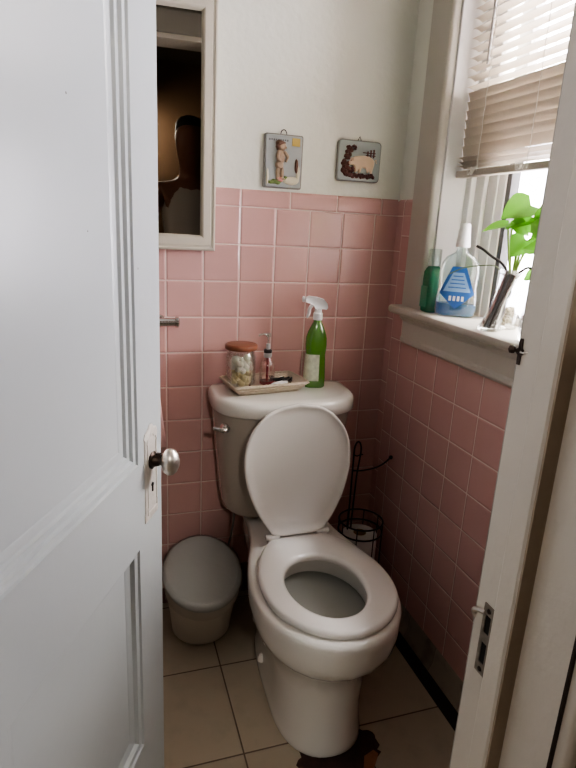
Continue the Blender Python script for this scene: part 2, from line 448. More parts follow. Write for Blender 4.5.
# ------------------------------------------------------------------ hall behind the camera
bm = BM(); box(bm, -2.4, -2.3, -3.3, YD1, 0, CZ); struct('wall_hall_left', bm, M_hall, smooth=False)
bm = BM(); box(bm, .9, 1.0, -3.3, YD1, 0, CZ); struct('wall_hall_right', bm, M_hall, smooth=False)
bm = BM(); box(bm, -2.3, .9, -3.4, -3.3, 0, CZ); struct('wall_hall_back', bm, M_hall, smooth=False)
bm = BM(); box(bm, -2.3, .9, -3.3, YD1, CZ, CZ + .1); struct('ceiling_hall', bm, M_hceil, smooth=False)
bm = BM(); box(bm, XJ + .019, .9, YD1 - .012, YD1, 0, CZ); box(bm, -2.3, HX - .03, YD1 - .012, YD1, 0, CZ); box(bm, HX - .03, XJ + .019, YD1 - .012, YD1, 2.10, CZ)
struct('wall_hall_front', bm, M_hall, smooth=False)

# ------------------------------------------------------------------ door frame (right jamb is near the camera)
df = struct_empty('door_2')
bm = BM()   # jamb profile in (x,y): rabbet, stop, second rabbet
pr = [(XJ + .02, YD0 + .002), (XJ + .002, YD0 + .002), (XJ, YD0), (XJ, -1.232), (XJ - .011, -1.234), (XJ - .013, -1.237), (XJ - .013, -1.261), (XJ - .011, -1.264), (XJ + .006, -1.266), (XJ + .006, YD1 - .012), (XJ + .02, YD1 - .012)]
loft(bm, [[Vector((x, y, z)) for x, y in pr] for z in (0, 2.06)]); obj('jamb', bm, M_jamb, df, ang=30)
bm = BM()
pr2 = [(HX - .03, YD0 + .002), (HX - .012, YD0), (HX - .012, YD1 - .012), (HX - .03, YD1 - .012)]
loft(bm, [[Vector((x, y, z)) for x, y in pr2] for z in (0, 2.06)]); obj('jamb', bm, M_jamb, df, ang=30)
bm = BM(); box(bm, HX - .03, XJ + .02, YD1 - .012, YD0 + .002, 2.04, 2.06); obj('head_jamb', bm, M_jamb, df, bevel=.002)
def casing(bm, xs, z0, z1, y, dirn):
    # vertical moulding on the hall side, xs = (inner, outer)
    s = 1 if xs[1] > xs[0] else -1
    prof = [(0, 0), (0, .010), (.003, .016), (.009, .018), (.015, .016), (.018, .010), (.0185, 0)]
    loft(bm, [[Vector((xs[0] + s * u, y - w, z)) for u, w in prof] for z in (z0, z1)])
bm = BM(); casing(bm, (XJ + .008, XJ + .1), 0, 2.1, YD1 - .012, -1); obj('bead_moulding', bm, M_jamb, df, ang=50)
bm = BM(); casing(bm, (HX - .014, HX - .1), 0, 2.1, YD1 - .012, -1); obj('bead_moulding', bm, M_jamb, df, ang=50)
# casing on the bathroom side
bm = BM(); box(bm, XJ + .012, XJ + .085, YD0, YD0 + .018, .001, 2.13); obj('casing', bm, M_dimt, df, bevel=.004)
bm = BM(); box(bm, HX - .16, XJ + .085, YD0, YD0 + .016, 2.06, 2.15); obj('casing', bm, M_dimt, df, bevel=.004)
bm = BM(); box(bm, XJ - .0125, XJ + .0065, -1.2685, -1.2655, 0, 2.04); obj('step_shade_strip', bm, simple('brown_step_shade', (.33, .26, .19), .7, noise=.3, nscale=30), df, smooth=False)  # brown strip colouring in the shade on the stop's step face
bm = BM(); box(bm, XJ + .0045, XJ + .008, YD1 - .0125, YD1 - .009, 0, 2.06); obj('shadow_line_strip', bm, M_bronze, df, smooth=False)  # dark strip drawn in as the shadow line beside the bead
# strike plate
sp = thing('strike_plate', 'worn bronze strike plate with two dark holes set in the right door jamb', 'strike plate', (XJ, -1.212, .785))
bm = BM()
def face_plate(bm, y0, y1, z0, z1, x0, x1, holes):
    zs = [z0] + [v for h in holes for v in h[:2]] + [z1]
    for i in range(0, len(zs), 2): box(bm, x0, x1, y0, y1, zs[i], zs[i + 1])
    for h in holes:
        box(bm, x0, x1, y0, h[2], h[0], h[1]); box(bm, x0, x1, h[3], y1, h[0], h[1])
face_plate(bm, -.014, .006, -.052, .048, -.0018, .001, [(-.036, -.006, -.009, .001), (.008, .034, -.009, .001)])
obj('plate', bm, simple('worn_dark_plate', (.34, .29, .24), .4, .7, noise=.6, nscale=90, dark=.25), sp, smooth=False)
bm = BM(); box(bm, -.0008, .0012, -.0095, .0015, -.038, .036); obj('latch_hole', bm, M_hole, sp, smooth=False)
bm = BM()
tube(bm, smooth_path([(-.001, .004, .034), (-.004, .014, .032), (-.004, .021, .026), (.002, .024, .014), (.003, .022, .004)], 4), .0035, 8); obj('lip', bm, M_nickel, sp)
for z in (.041, -.045):
    bm = BM(); lathe(bm, [(.0035, -.0035), (.003, -.0045), (0.0005, -.0048)], (0.0015, -.004, z), n=14, axis='x'); obj('screw', bm, M_bronze, sp)
# small hook latch high on the jamb
hk = thing('hook_latch', 'small black iron hook latch screwed to the jamb edge below the window sill', 'latch', (XJ - .0005, -1.1935, 1.153))
hk.scale = (.5, .5, .5)
bm = BM()
extrude_poly(bm, [(-.004, -.030), (.004, -.030), (.005, -.008), (.010, -.005), (.010, .005), (.005, .008), (.004, .030), (-.004, .030), (-.005, .008), (-.010, .005), (-.010, -.005), (-.005, -.008)], 0.0008, -.003, axis='x'); obj('back_plate', bm, M_bronze, hk, smooth=False)
bm = BM(); tube(bm, [(-.002, 0, 0), (-.006, .004, .001), (-.010, .010, .003)], [.0045, .0035, .004], 10)
lathe(bm, [(.0005, -.0095), (.006, -.008), (.009, 0), (.006, .008), (.0005, .0095)], (-.012, .014, .003), n=16); obj('hook', bm, M_bronze, hk)
bm = BM(); tube(bm, [(-.002, -.002, 0), (.000, -.012, -.001), (-.001, -.022, .002)], .003, 8); obj('turn_arm', bm, M_nickel, hk)

# ------------------------------------------------------------------ the door leaf (opens into the bathroom)
TH = R(26.5); W = .60; DT = .035
# local x: from hinge (0) to free edge (W); local -y: the face seen by the camera
ex, ey = -.817, -.659
hx, hy = ex - W * math.sin(TH), ey - W * math.cos(TH)
dr = struct_empty('door_1', (hx, hy, 0), PI / 2 - TH)
def L(u): return W - u     # u = distance from free edge
DZ0, DZ1 = .012, 2.03
panels = [(.234, .690), (.856, 1.90)]
ST = .108                      # stile width
bm = BM()
for (a, b_) in ((0, ST), (W - .10, W)):
    box(bm, L(b_), L(a), 0, DT, DZ0, DZ1)
zs = [(DZ0, panels[0][0]), (panels[0][1], panels[1][0]), (panels[1][1], DZ1)]
for a, b_ in zs: box(bm, L(W - .10), L(ST), 0, DT, a, b_)
bmesh.ops.remove_doubles(bm, verts=bm.verts[:], dist=1e-5)
obj('door_frame', bm, M_paint, dr, smooth=False)
for (z0, z1) in panels:
    xa, xb = L(W - .10), L(ST)
    bm = BM(); box(bm, xa, xb, .019, DT - .008, z0, z1); obj('door_panel', bm, M_paint, dr, smooth=False)
    # stepped sloping moulding round the panel
    bm = BM()
    prof = [(0, .0), (.002, .004), (.010, .005), (.013, .0105), (.021, .0115), (.024, .0165), (.034, .0175), (.038, .019)]
    if z0 < .5: prof = [(0, .0), (.0015, .0), (.004, .004), (.013, .006), (.017, .0135), (.026, .0165), (.03, .019)]
    rings = []
    for d, y in prof:
        rings.append([Vector((xa + d, y, z0 + d)), Vector((xb - d, y, z0 + d)), Vector((xb - d, y, z1 - d)), Vector((xa + d, y, z1 - d))])
    loft(bm, rings, False, False); obj('moulding', bm, M_paint, dr, ang=20)
# escutcheon, knob, keyhole (front)
es = None
bm = BM()
pc = L(.0535); zc = .8175
prof = [(-.030, -.09), (.030, -.09), (.031, -.075), (.0285, -.07), (.0285, .072), (.031, .078), (.026, .086), (.012, .09), (.006, .097), (-.006, .097), (-.012, .09), (-.026, .086), (-.031, .078), (-.0285, .072), (-.0285, -.07), (-.031, -.075)]
extrude_poly(bm, [(pc + a, zc + b_) for a, b_ in prof], 0, -.003, axis='y', inset=.06)
es = obj('escutcheon', bm, M_plate, dr, smooth=False)
bm = BM()
loft(bm, [[Vector((pc + a * .78, -.003, zc + b_ * .86)) for a, b_ in prof], [Vector((pc + a * .76, -.0045, zc + b_ * .85)) for a, b_ in prof], [Vector((pc + a * .68, -.0045, zc + b_ * .81)) for a, b_ in prof], [Vector((pc + a * .66, -.003, zc + b_ * .8)) for a, b_ in prof]], False, False, closed=True)
obj('raised_border', bm, M_plate, es, smooth=False)
bm = BM(); lathe(bm, [(.0001, -.0052), (.004, -.0052), (.004, -.003)], (pc, 0, zc - .022), n=14, axis='y'); box(bm, pc - .0018, pc + .0018, -.0052, -.003, zc - .036, zc - .022); obj('keyhole', bm, M_hole, es, smooth=False)
kz = zc + .027
bm = BM(); lathe(bm, [(.016, -.003), (.017, -.006), (.0125, -.009), (.010, -.018), (.0085, -.020), (.0085, -.026)], (pc, 0, kz), n=20, axis='y')
box(bm, pc - .003, pc + .003, -.021, -.012, kz + .008, kz + .015)
obj('knob_collar', bm, M_bronze, dr)
bm = BM(); lathe(bm, [(.008, -.022), (.013, -.025), (.021, -.030), (.0245, -.037), (.023, -.045), (.017, -.051), (.008, -.055), (.0005, -.056)], (pc, 0, kz), n=32, axis='y', sx=.8, sy=1.08)
obj('door_knob', bm, M_nickel, dr)
# knob on the other face
bm = BM(); lathe(bm, [(.012, DT), (.012, DT + .006), (.008, DT + .02), (.013, DT + .026), (.0245, DT + .038), (.020, DT + .052), (.0005, DT + .058)], (pc, 0, kz), n=28, axis='y'); obj('door_knob', bm, M_nickel, dr)
for z in (.3, 1.7):
    bm = BM(); lathe(bm, [(.007, -.045), (.007, .045)], (-.004, -.004, z), n=12); obj('hinge', bm, M_bronze, dr)

# ------------------------------------------------------------------ window
wn = struct_empty('window_1')
CI, CO, CX = -.228, -.110, -.016     # casing inner/outer y and face x
bm = BM()
def vcas(bm, yi, yo):
    s = -1 if yo < yi else 1
    w = abs(yo - yi)
    prof = [(0, 0.006), (0, -.010), (.004, -.016), (.010, -.018), (.016, -.0145), (w - .006, -.0155), (w, -.012), (w, .006)]
    loft(bm, [[Vector((x, yi + s * u, z)) for u, x in prof] for z in (WZ0 - .0, WZ1 + .1)])
vcas(bm, CI, CO); obj('casing', bm, M_trimp, wn, ang=40)
bm = BM(); vcas(bm, -.985, -1.09); obj('casing', bm, M_trimp, wn, ang=40)
bm = BM(); box(bm, -.018, .006, -1.10, -.12, WZ1 - .02, WZ1 + .1); obj('casing', bm, M_trimp, wn, bevel=.004)
# reveal
M_rev = simple('white_reveal_paint', (.78, .77, .74), .35, bump=.15, bscale=30)
bm = BM()
box(bm, .0065, .20, WY0 - .020, WY0, WZ0 - .02, WZ1); box(bm, .082, .20, WY0 - .045, WY0 - .0195, WZ0 - .01, WZ1 - .02)
obj('frame', bm, M_rev, wn, bevel=.002)
bm = BM(); box(bm, -.004, .20, WY1, WY1 + .020, WZ0 - .02, WZ1); obj('frame', bm, M_rev, wn, bevel=.002)
bm = BM(); box(bm, -.004, .20, WY1, WY0, WZ1 - .02, WZ1); obj('frame', bm, M_rev, wn, bevel=.002)
# stool (inner sill board) and apron
bm = BM()
prof = [(.16, 1.052), (-.044, 1.052), (-.050, 1.048), (-.052, 1.040), (-.050, 1.032), (-.044, 1.027), (.16, 1.027)]
loft(bm, [[Vector((x, y, z)) for x, z in prof] for y in (-1.13, -.098)])
obj('sill_board', bm, M_trimp, wn, ang=40)
bm = BM()
prof = [(.0, 1.027), (-.030, 1.027), (-.030, 1.018), (-.022, 1.010), (-.016, 1.004), (-.016, .960), (-.020, .954), (-.020, .944), (-.012, .936), (.0, .934)]
loft(bm, [[Vector((x, y, z)) for x, z in prof] for y in (-1.10, -.135)])
obj('apron', bm, M_trimp, wn, ang=30)
# lower sash
SX = .112
sY0, sY1 = -.285, -.980
SW = .085
bm = BM()
box(bm, SX, SX + .035, sY0 - SW, sY0 + .02, WZ0, 1.58)
box(bm, SX, SX + .035, sY1, sY1 + .052, WZ0, 1.58)
box(bm, SX, SX + .035, sY1 + .052, sY0 - SW, WZ0, WZ0 + .022)
box(bm, SX, SX + .035, sY1 + .052, sY0 - SW, 1.54, 1.58)
obj('sash', bm, M_rev, wn, bevel=.003)
bm = BM()
box(bm, SX - .014, SX, sY0 - .012, sY0 + .026, WZ0, WZ1); box(bm, SX - .004, SX + .002, sY0 - .055, sY0 - .035, WZ0, 1.58)
obj('sash_stop', bm, M_rev, wn, bevel=.002)
bm = BM(); g = .018
a0, a1, b0, b1 = sY0 - SW, sY1 + .052, WZ0 + .022, 1.54
box(bm, SX + .004, SX + .03, a0 - g, a0, b0, b1); box(bm, SX + .004, SX + .03, a1, a1 + g, b0, b1); box(bm, SX + .004, SX + .03, a1, a0, b0, b0 + .006)
obj('gasket', bm, M_gasket, wn, smooth=False)
bm = BM(); box(bm, SX + .014, SX + .017, a1, a0, b0, b1); obj('pane', bm, M_pane, wn, smooth=False)
bm = BM()   # upper sash, further out
box(bm, SX + .04, SX + .07, sY0 - .05, sY0, 1.54, WZ1 - .02); box(bm, SX + .04, SX + .07, sY1, sY1 + .05, 1.54, WZ1 - .02); box(bm, SX + .04, SX + .07, sY1, sY0, 1.54, 1.575); box(bm, SX + .04, SX + .07, sY1, sY0, WZ1 - .06, WZ1 - .02)
obj('upper_sash', bm, M_rev, wn, bevel=.003)
bm = BM(); box(bm, SX + .053, SX + .056, sY1 + .05, sY0 - .05, 1.575, WZ1 - .06); obj('pane', bm, M_pane, wn, smooth=False)

# ------------------------------------------------------------------ venetian blind
bl = thing('venetian_blind', 'cream venetian blind with half open slats lowered over the upper window', 'blind', (.07, -.60, 2.02))
BX, BY0, BY1 = .055, -.238, -.965
def loc(p): return Vector(p) - Vector((.07, -.60, 2.02))
MT = Matrix.Translation((-.07, .60, -2.02))
bm = BM(); box(bm, BX - .014, BX + .014, BY1, BY0, 1.995, 2.03, M=MT); obj('head_rail', bm, M_slat, bl, bevel=.002)
bm = BM()
def slat(bm, z, tilt, w=.025, jit=0):
    t = R(tilt); n = 6; top = []; bot = []
    for i in range(n + 1):
        s = (i / n - .5) * w; c = .0022 * (1 - (2 * i / n - 1) ** 2)
        x = BX + s * math.cos(t) + c * math.sin(t); zz = z - s * math.sin(t) + c * math.cos(t)
        top.append((x, zz)); bot.append((x - .0007 * math.sin(t), zz - .0007 * math.cos(t)))
    pr = top + bot[::-1]
    loft(bm, [[loc((x, y, zz + (jit if y < -.5 else 0))) for x, zz in pr] for y in (BY1, BY0)])
z = 1.985
zs = []
while z > 1.655: zs.append((z, 13 + random.uniform(-4, 4), .0255)); z -= .0235
while z > 1.485: zs.append((z, 74 + random.uniform(-3, 3), .0275)); z -= .0225
zs += [(z, 30, .025), (z - .011, 22, .025), (z - .019, 14, .025)]
zend = z - .019
for zz, t, w in zs: slat(bm, zz, t, w, random.uniform(-.0015, .0015))
obj('slats', bm, M_slat, bl, ang=60)
bm = BM(); box(bm, BX - .013, BX + .013, BY1, BY0, 1.428, 1.446, M=MT); obj('bottom_rail', bm, simple('tan_rail', (.50, .45, .37), .4), bl, bevel=.003)
for yy in (-.335, -.53, -.80):
    bm = BM()
    for dx in (-.0145, .0145):
        pts = [loc((BX + dx + random.uniform(-.0012, .0012), yy + random.uniform(-.002, .002), 2.0 - i * .02)) for i in range(29)]
        tube(bm, pts, .0009, 5)
    # the slack of the ladder cord bunched at the bottom rail
    rr = random.Random(int(-yy * 100))
    for k in range(7):
        y0 = yy + rr.uniform(-.03, .02)
        pts = [(BX - .0145, y0, 1.452), (BX - .020, y0 + .008, 1.440 + rr.uniform(-.006, .006)), (BX - .018, y0 + .018, 1.432), (BX - .0155, y0 + .026, 1.452)]
        tube(bm, smooth_path([loc(p) for p in pts], 4), .0008, 5)
    obj('ladder_cord', bm, M_cord, bl)
bm = BM(); tube(bm, [loc((BX - .03, -.345, 1.99)), loc((BX - .03, -.345, 1.69))], .0035, 8); tube(bm, [loc((BX - .01, -.345, 2.0)), loc((BX - .03, -.345, 1.985))], .0015, 6)
obj('tilt_wand', bm, simple('grey_wand', (.35, .33, .30), .3), bl)

# ------------------------------------------------------------------ toilet
tl = thing('toilet', 'white two-piece porcelain toilet with its seat down and lid raised against the tank', 'toilet', (-.398, -.12, 0), R(-1.6))
O = Vector((0, -.12, 0))
def T(rings): return [[p - O for p in r] for r in rings]
# bowl and pedestal
bm = BM()
RIM = [(.075, .060), (.080, .112), (.15, .121), (.25, .124), (.33, .142), (.40, .163), (.47, .178), (.54, .184), (.61, .181), (.67, .164), (.72, .133), (.755, .094), (.776, .05), (.784, 0)]
ped = [  # z, yb, yf, hw, nb, nf
    (.000, -.17, -.700, .116, 3.0, 2.3), (.010, -.165, -.708, .119, 3.0, 2.3), (.022, -.165, -.705, .117, 3.0, 2.3),
    (.060, -.17, -.699, .113, 2.8, 2.3), (.120, -.17, -.695, .113, 2.6, 2.3), (.180, -.17, -.701, .117, 2.5, 2.3), (.250, -.165, -.710, .122, 2.5, 2.25)]
R_ = [eggp(-.53, yb, yf, hw, z, nb=nb, nf=nf) for z, yb, yf, hw, nb, nf in ped]
for z, ins in ((.270, .042), (.284, .027), (.302, .013), (.324, .004), (.347, .001), (.372, 0), (.386, 0), (.394, .003), (.398, .010)):
    R_.append(outline(RIM, .53, z, inset=ins))
R_ += [eggp(-.565, yb, yf, hw, z) for z, yb, yf, hw in ((.398, -.40, -.730, .130), (.390, -.41, -.722, .122), (.360, -.41, -.722, .122), (.310, -.42, -.715, .112), (.25, -.44, -.69, .090), (.21, -.47, -.65, .06))]
loft(bm, T([[p + Vector((.006, 0, 0)) for p in q] for q in R_]))
obj('bowl', bm, M_porc, tl, ang=60)
bm = BM(); loft(bm, T([egg(-.56, -.416, -.719, .1165, .345, n=48), egg(-.56, -.43, -.71, .10, .3452, n=48)]), cap0=False); obj('water', bm, M_porc_in, tl)
# trapway bulge on each side
for s in (-1, 1):
    bm = BM()
    pts = smooth_path([(s * .070, -.46, .11), (s * .068, -.36, .17), (s * .060, -.30, .19), (s * .05, -.24, .13), (s * .05, -.22, .05)], 5)
    tube(bm, [Vector(p) - O for p in pts], [.02 + .022 * math.sin(PI * min(1, i / 6)) if i < 6 else .042 for i in range(len(pts))], 16)
    obj('trapway', bm, M_porc, tl)
    bm = BM(); lathe(bm, [(.010, 0), (.010, .006), (.007, .012), (.0005, .014)], Vector((s * .106, -.40, .06)) - O, n=18)
    lathe(bm, [(.013, 0), (.012, .006), (.006, .009)], Vector((s * .106, -.40, .055)) - O, n=18); obj('bolt_cap', bm, M_porc, tl)
# tank
bm = BM()
def tk(z, hw, yf, yb=-.028): return egg(-.10, yb, yf, hw, z, nb=7, nf=3.0, n=72)
loft(bm, T([tk(.400, .135, -.195), tk(.402, .150, -.205), tk(.408, .165, -.213), tk(.420, .176, -.219), tk(.44, .181, -.223), tk(.55, .192, -.233), tk(.65, .203, -.242), tk(.745, .212, -.249)]))
obj('tank', bm, M_tank_c, tl, ang=60)
bm = BM()
loft(bm, T([tk(.742, .214, -.252), tk(.744, .217, -.264, -.022), tk(.750, .220, -.268, -.020), tk(.776, .220, -.268, -.020), tk(.785, .217, -.264, -.022), tk(.790, .210, -.255, -.027), tk(.791, .19, -.23, -.05)]))
obj('tank_lid', bm, M_porc, tl, ang=60)
# flush lever
bm = BM(); p0 = Vector((-.196, -.226, .712)) - O
lathe(bm, [(.013, .012), (.014, -.002), (.012, -.008), (.006, -.010), (.006, -.018)], p0, n=20, axis='y')
tube(bm, smooth_path([p0 + Vector((0, -.016, 0)), p0 + Vector((-.010, -.018, .001)), p0 + Vector((-.024, -.014, .004)), p0 + Vector((-.036, -.008, .006))], 4), [.0065] * 8 + [.006, .006, .0065, .007, .0055], 10)
obj('flush_lever', bm, M_chrome, tl)
# seat ring
bm = BM()
SEAT = [(0, .070), (.004, .082), (.05, .117), (.10, .143), (.16, .162), (.22, .169), (.28, .165), (.33, .149), (.37, .121), (.40, .088), (.42, .050), (.430, 0)]
LIDT = [(0, .055), (.004, .076), (.05, .108), (.10, .133), (.16, .152), (.215, .159), (.27, .153), (.315, .132), (.35, .100), (.372, .060), (.382, 0)]
HY = -.337
def spin(rings, c, a):
    M = Matrix.Translation(Vector(c)) @ Matrix.Rotation(a, 4, 'Z') @ Matrix.Translation(-Vector(c))
    return [[M @ p for p in r] for r in rings]
def so(ins, z): return [p + Vector((.010, 0, 0)) for p in outline(SEAT, .22, z, y0=HY, inset=ins)]
def si(ins, z): return polar([(p.x, p.y) for p in egg(-.575, -.452 + ins, -.705 - ins, .097 + ins, z, n=96, nb=2.1, nf=2.05)], -.22 + HY, z)
loft(bm, T(spin([so(.004, .400), so(.0, .404), so(0, .411), so(.003, .417), so(.009, .420), si(.012, .4205), si(.004, .418), si(.0, .411), si(.002, .402)], (0, -.55, 0), R(2.5))), closed=True)
obj('seat', bm, M_seat, tl, ang=60)
# raised lid
bm = BM()
hyp, hzp, ang_l = -.345, .424, R(97)
def lidring(ins, t):
    out = []
    for p in outline(LIDT, .20, 0, inset=ins):
        x, v = p.x, -p.y
        out.append(Vector((x, hyp - v * math.cos(ang_l) - t * math.sin(ang_l), hzp + v * math.sin(ang_l) - t * math.cos(ang_l))))
    return out
# t>0 faces the camera (inside of the lid)
loft(bm, T(spin([lidring(.010, -.014), lidring(.003, -.010), lidring(0, -.003), lidring(.0, .006), lidring(.002, .0085), lidring(.006, .009), lidring(.010, .0075), lidring(.017, .0035), lidring(.030, .0025), lidring(.040, .001), lidring(.10, 0.0005)], (0, -.345, 0), R(3))))
obj('lid', bm, M_seat, tl, ang=60)
for s in (-1, 1):
    bm = BM()
    hv = Vector((s * .076, -.345 + s * .004, .424)) - O
    lathe(bm, [(.008, -.020), (.0095, -.017), (.0095, .017), (.008, .020)], hv, n=18, axis='x')
    box(bm, -.012, .012, -.009, .011, -.028, -.002, M=Matrix.Translation(hv))
    obj('hinge', bm, M_seat, tl, ang=50)
# supply line behind
bm = BM(); tube(bm, smooth_path([Vector(p) - O for p in [(-.135, -.10, .405), (-.137, -.09, .33), (-.140, -.05, .24), (-.14, -.012, .18)]], 5), .0035, 8); obj('supply_hose', bm, simple('grey_hose', (.25, .22, .2), .4), tl)

# ------------------------------------------------------------------ waste bin
wb = thing('waste_bin', 'small white plastic waste bin with a tilted grey lid, left of the toilet', 'bin', (-.648, -.150, 0))
bm = BM()
def br(z, r, tilt=0, dy=0, ry=None):
    out = []
    for i in range(48):
        a = 2 * PI * i / 48; x = r * math.cos(a); y = (ry or r) * math.sin(a)
        out.append(Vector((x, y + dy, z + tilt * y)))
    return out
loft(bm, [br(0, .078), br(.006, .088), (br(.012, .092)), br(.06, .097, .05, -.004), br(.12, .105, .16, -.010), br(.165, .112, .30, -.016), br(.167, .116, .32, -.016), br(.205, .119, .40, -.022), br(.212, .120, .42, -.022), br(.212, .112, .42, -.022), br(.20, .108, .40, -.02), br(.06, .09, .05, -.004)])
obj('body', bm, M_bin, wb, ang=50)
bm = BM()
loft(bm, [br(.213, .122, .42, -.020), br(.218, .1235, .42, -.020), br(.223, .1215, .42, -.020), br(.226, .112, .43, -.018), br(.232, .08, .44, -.014), br(.235, .04, .45, -.01)])
obj('lid', bm, M_binlid, wb, ang=60)
bm = BM(); rr = random.Random(5)
ph = [rr.uniform(0, 6.28) for _ in range(6)]
def bagr(z, r, tilt, dy, amp):
    out = []
    for i in range(96):
        a = 2 * PI * i / 96
        w = amp * (math.sin(7 * a + ph[0]) + .7 * math.sin(13 * a + ph[1]) + .6 * math.sin(23 * a + ph[2]))
        q = r + w * .6
        out.append(Vector((q * math.cos(a), q * math.sin(a) + dy, z + tilt * q * math.sin(a) + w * .8)))
    return out
loft(bm, [bagr(.165, .119, .30, -.016, .0035), bagr(.185, .123, .34, -.018, .002), bagr(.212, .126, .42, -.022, .0012), bagr(.221, .1262, .42, -.020, .0008), bagr(.227, .122, .42, -.020, .0006), bagr(.231, .111, .43, -.018, .0006)], False, False)
obj('plastic_bag', bm, M_bag, wb, ang=80)

# ------------------------------------------------------------------ toilet paper holder and what is by it
hxp, hyp2 = -.150, -.17
th = thing('toilet_paper_stand', 'black wire toilet paper stand with a curved arm and round basket, in the corner', 'paper stand', (hxp, hyp2, 0))
bm = BM()
pts = [(.0, 0, .02), (0, 0, .56)]
loop = [(-.012, 0, .005), (-.012, 0, .585)] + [(-.012 + .012 - .012 * math.cos(a), 0, .590 + .030 * math.sin(a)) for a in [PI * i / 10 for i in range(11)]] + [(.012, 0, .58), (.004, 0, .50), (.0, 0, .35), (-.002, 0, .01)]
tube(bm, loop, .0028, 8); obj('post', bm, M_wire, th)
bm = BM(); tube(bm, [(-.012, 0, .575), (-.002, -.004, .572), (.012, 0, .574), (.020, 0, .574)], .0022, 8); obj('cross_wire', bm, M_wire, th)
bm = BM(); tube(bm, smooth_path([(-.012, 0, .520), (.02, -.005, .520), (.06, -.008, .526), (.085, -.01, .536), (.102, -.012, .549), (.112, -.012, .558)], 5), .0028, 8)
lathe(bm, [(.0005, -.007), (.005, -.005), (.007, 0), (.005, .005), (.0005, .007)], (.116, -.012, .561), n=14); obj('arm', bm, M_wire, th)
bcx, bcy, brd = .022, -.025, .072
for z in (.352, .315, .10):
    bm = BM(); tube(bm, circ((bcx, bcy, z), brd, 40), .0028, 8, closed=True); obj('basket_ring', bm, M_wire, th)
for k in range(8):
    a = 2 * PI * k / 8 + .2; px, py = bcx + brd * math.cos(a), bcy + brd * math.sin(a)
    bm = BM(); tube(bm, smooth_path([(px, py, .352), (px, py, .18), (px, py, .11), (bcx + .5 * (px - bcx), bcy + .5 * (py - bcy), .100), (bcx, bcy, .098)], 3), .0018, 6); obj('basket_wire', bm, M_wire, th)
bm = BM(); tube(bm, circ((bcx, bcy + .02, .006), .065, 40), .005, 8, closed=True); tube(bm, [(bcx - .065, bcy + .02, .008), (bcx + .065, bcy + .02, .008)], .003, 6); tube(bm, [(bcx, bcy - .045, .008), (bcx, bcy + .085, .008)], .003, 6)
obj('base', bm, M_wire, th)
pr = thing('toilet_roll', 'white spare toilet roll standing in the black wire basket', 'toilet roll', (hxp + bcx - .004, hyp2 + bcy, .1045))
bm = BM(); n = 40
def rg(r, z): return circ((0, 0, z), r, n)
loft(bm, [rg(.056, 0), rg(.057, .003), rg(.057, .097), rg(.055, .10), rg(.021, .10), rg(.021, 0)], closed=True); obj('paper', bm, M_paper, pr)
bm = BM(); loft(bm, [rg(.0208, .0), rg(.0208, .101), rg(.0195, .101), rg(.0195, 0)], closed=True); obj('cardboard_core', bm, M_card, pr)
pr2_ = pr.copy(); COL.objects.link(pr2_); pr2_.location = (hxp + bcx - .001, hyp2 + bcy - .002, .2065)
for ch in list(pr.children):
    c_ = ch.copy(); COL.objects.link(c_); c_.parent = pr2_
for o_, lb_ in ((pr, 'white toilet roll at the bottom of the black wire basket'), (pr2_, 'white toilet roll on top in the black wire basket')):
    o_['label'] = lb_; o_['group'] = 'spare toilet rolls'
bk = BM()
lathe(bk, [(.090, 0), (.094, .004), (.092, .012), (.084, .016), (.072, .045), (.05, .075), (.025, .09), (.016, .10), (.0005, .102)], (0, 0, 0), n=48)
o = obj('rubber_cup', bk, M_rubber, None, ang=60, loc=(-.158, -.352, .0012)); tag(o, 'low black rounded rubber cup on the floor between the toilet bowl and right wall', 'rubber cup')

# ------------------------------------------------------------------ medicine cabinet
cb = thing('medicine_cabinet', 'cream framed mirrored medicine cabinet on the wall above the tiles', 'cabinet', (-.77, .0, 1.52))
cx0, cx1, cz0, cz1 = -.178, .172, -.327, .325
MM = Matrix.Identity(4)
bm = BM(); box(bm, cx0 + .006, cx1 - .006, -.018, .005, cz0 + .006, cz1 - .006); obj('body', bm, M_cabfr, cb, bevel=.002)
bm = BM(); prof = [(0, -.018), (0, -.030), (.003, -.033), (.006, -.033), (.008, -.029), (.012, -.028), (.015, -.032), (.034, -.035), (.038, -.033), (.041, -.028), (.044, -.022), (.044, -.018)]
loft(bm, [[Vector((cx0 + d, y, cz0 + d)), Vector((cx1 - d, y, cz0 + d)), Vector((cx1 - d, y, cz1 - d)), Vector((cx0 + d, y, cz1 - d))] for d, y in prof], closed=True)
obj('frame', bm, M_cabfr, cb, ang=20)
bm = BM(); box(bm, cx0 + .042, cx1 - .042, -.0215, -.0195, cz0 + .042, cz1 - .042)
# pane sits very slightly skewed in its frame
bmesh.ops.rotate(bm, verts=bm.verts[:], cent=(0, -.020, 0), matrix=Matrix.Rotation(R(-1.2), 3, 'Z'))
obj('mirror', bm, M_mirror, cb, smooth=False)

# ------------------------------------------------------------------ plaques on the wall
def rounded_rect(w, h, r, n=5):
    pts = []
    for cx, cz, a0 in ((w / 2 - r, h / 2 - r, 0), (-w / 2 + r, h / 2 - r, 90), (-w / 2 + r, -h / 2 + r, 180), (w / 2 - r, -h / 2 + r, 270)):
        for i in range(n + 1):
            a = R(a0 + 90 * i / n); pts.append((cx + r * math.cos(a), cz + r * math.sin(a)))
    return pts
def blob(bm, x, z, rx, rz, y=-.012, d=.006, n=14, rough=0, seed=0):
    rr = random.Random(seed)
    pts = []
    for i in range(n):
        a = 2 * PI * i / n; k = 1 + rr.uniform(-rough, rough)
        pts.append((x + rx * k * math.cos(a), z + rz * k * math.sin(a)))
    def mk(s, dd): return [Vector((x + (u - x) * s, y - dd, z + (w - z) * s)) for u, w in pts]
    loft(bm, [mk(1, 0), mk(.92, d * .5), mk(.6, d * .9), mk(.2, d)])
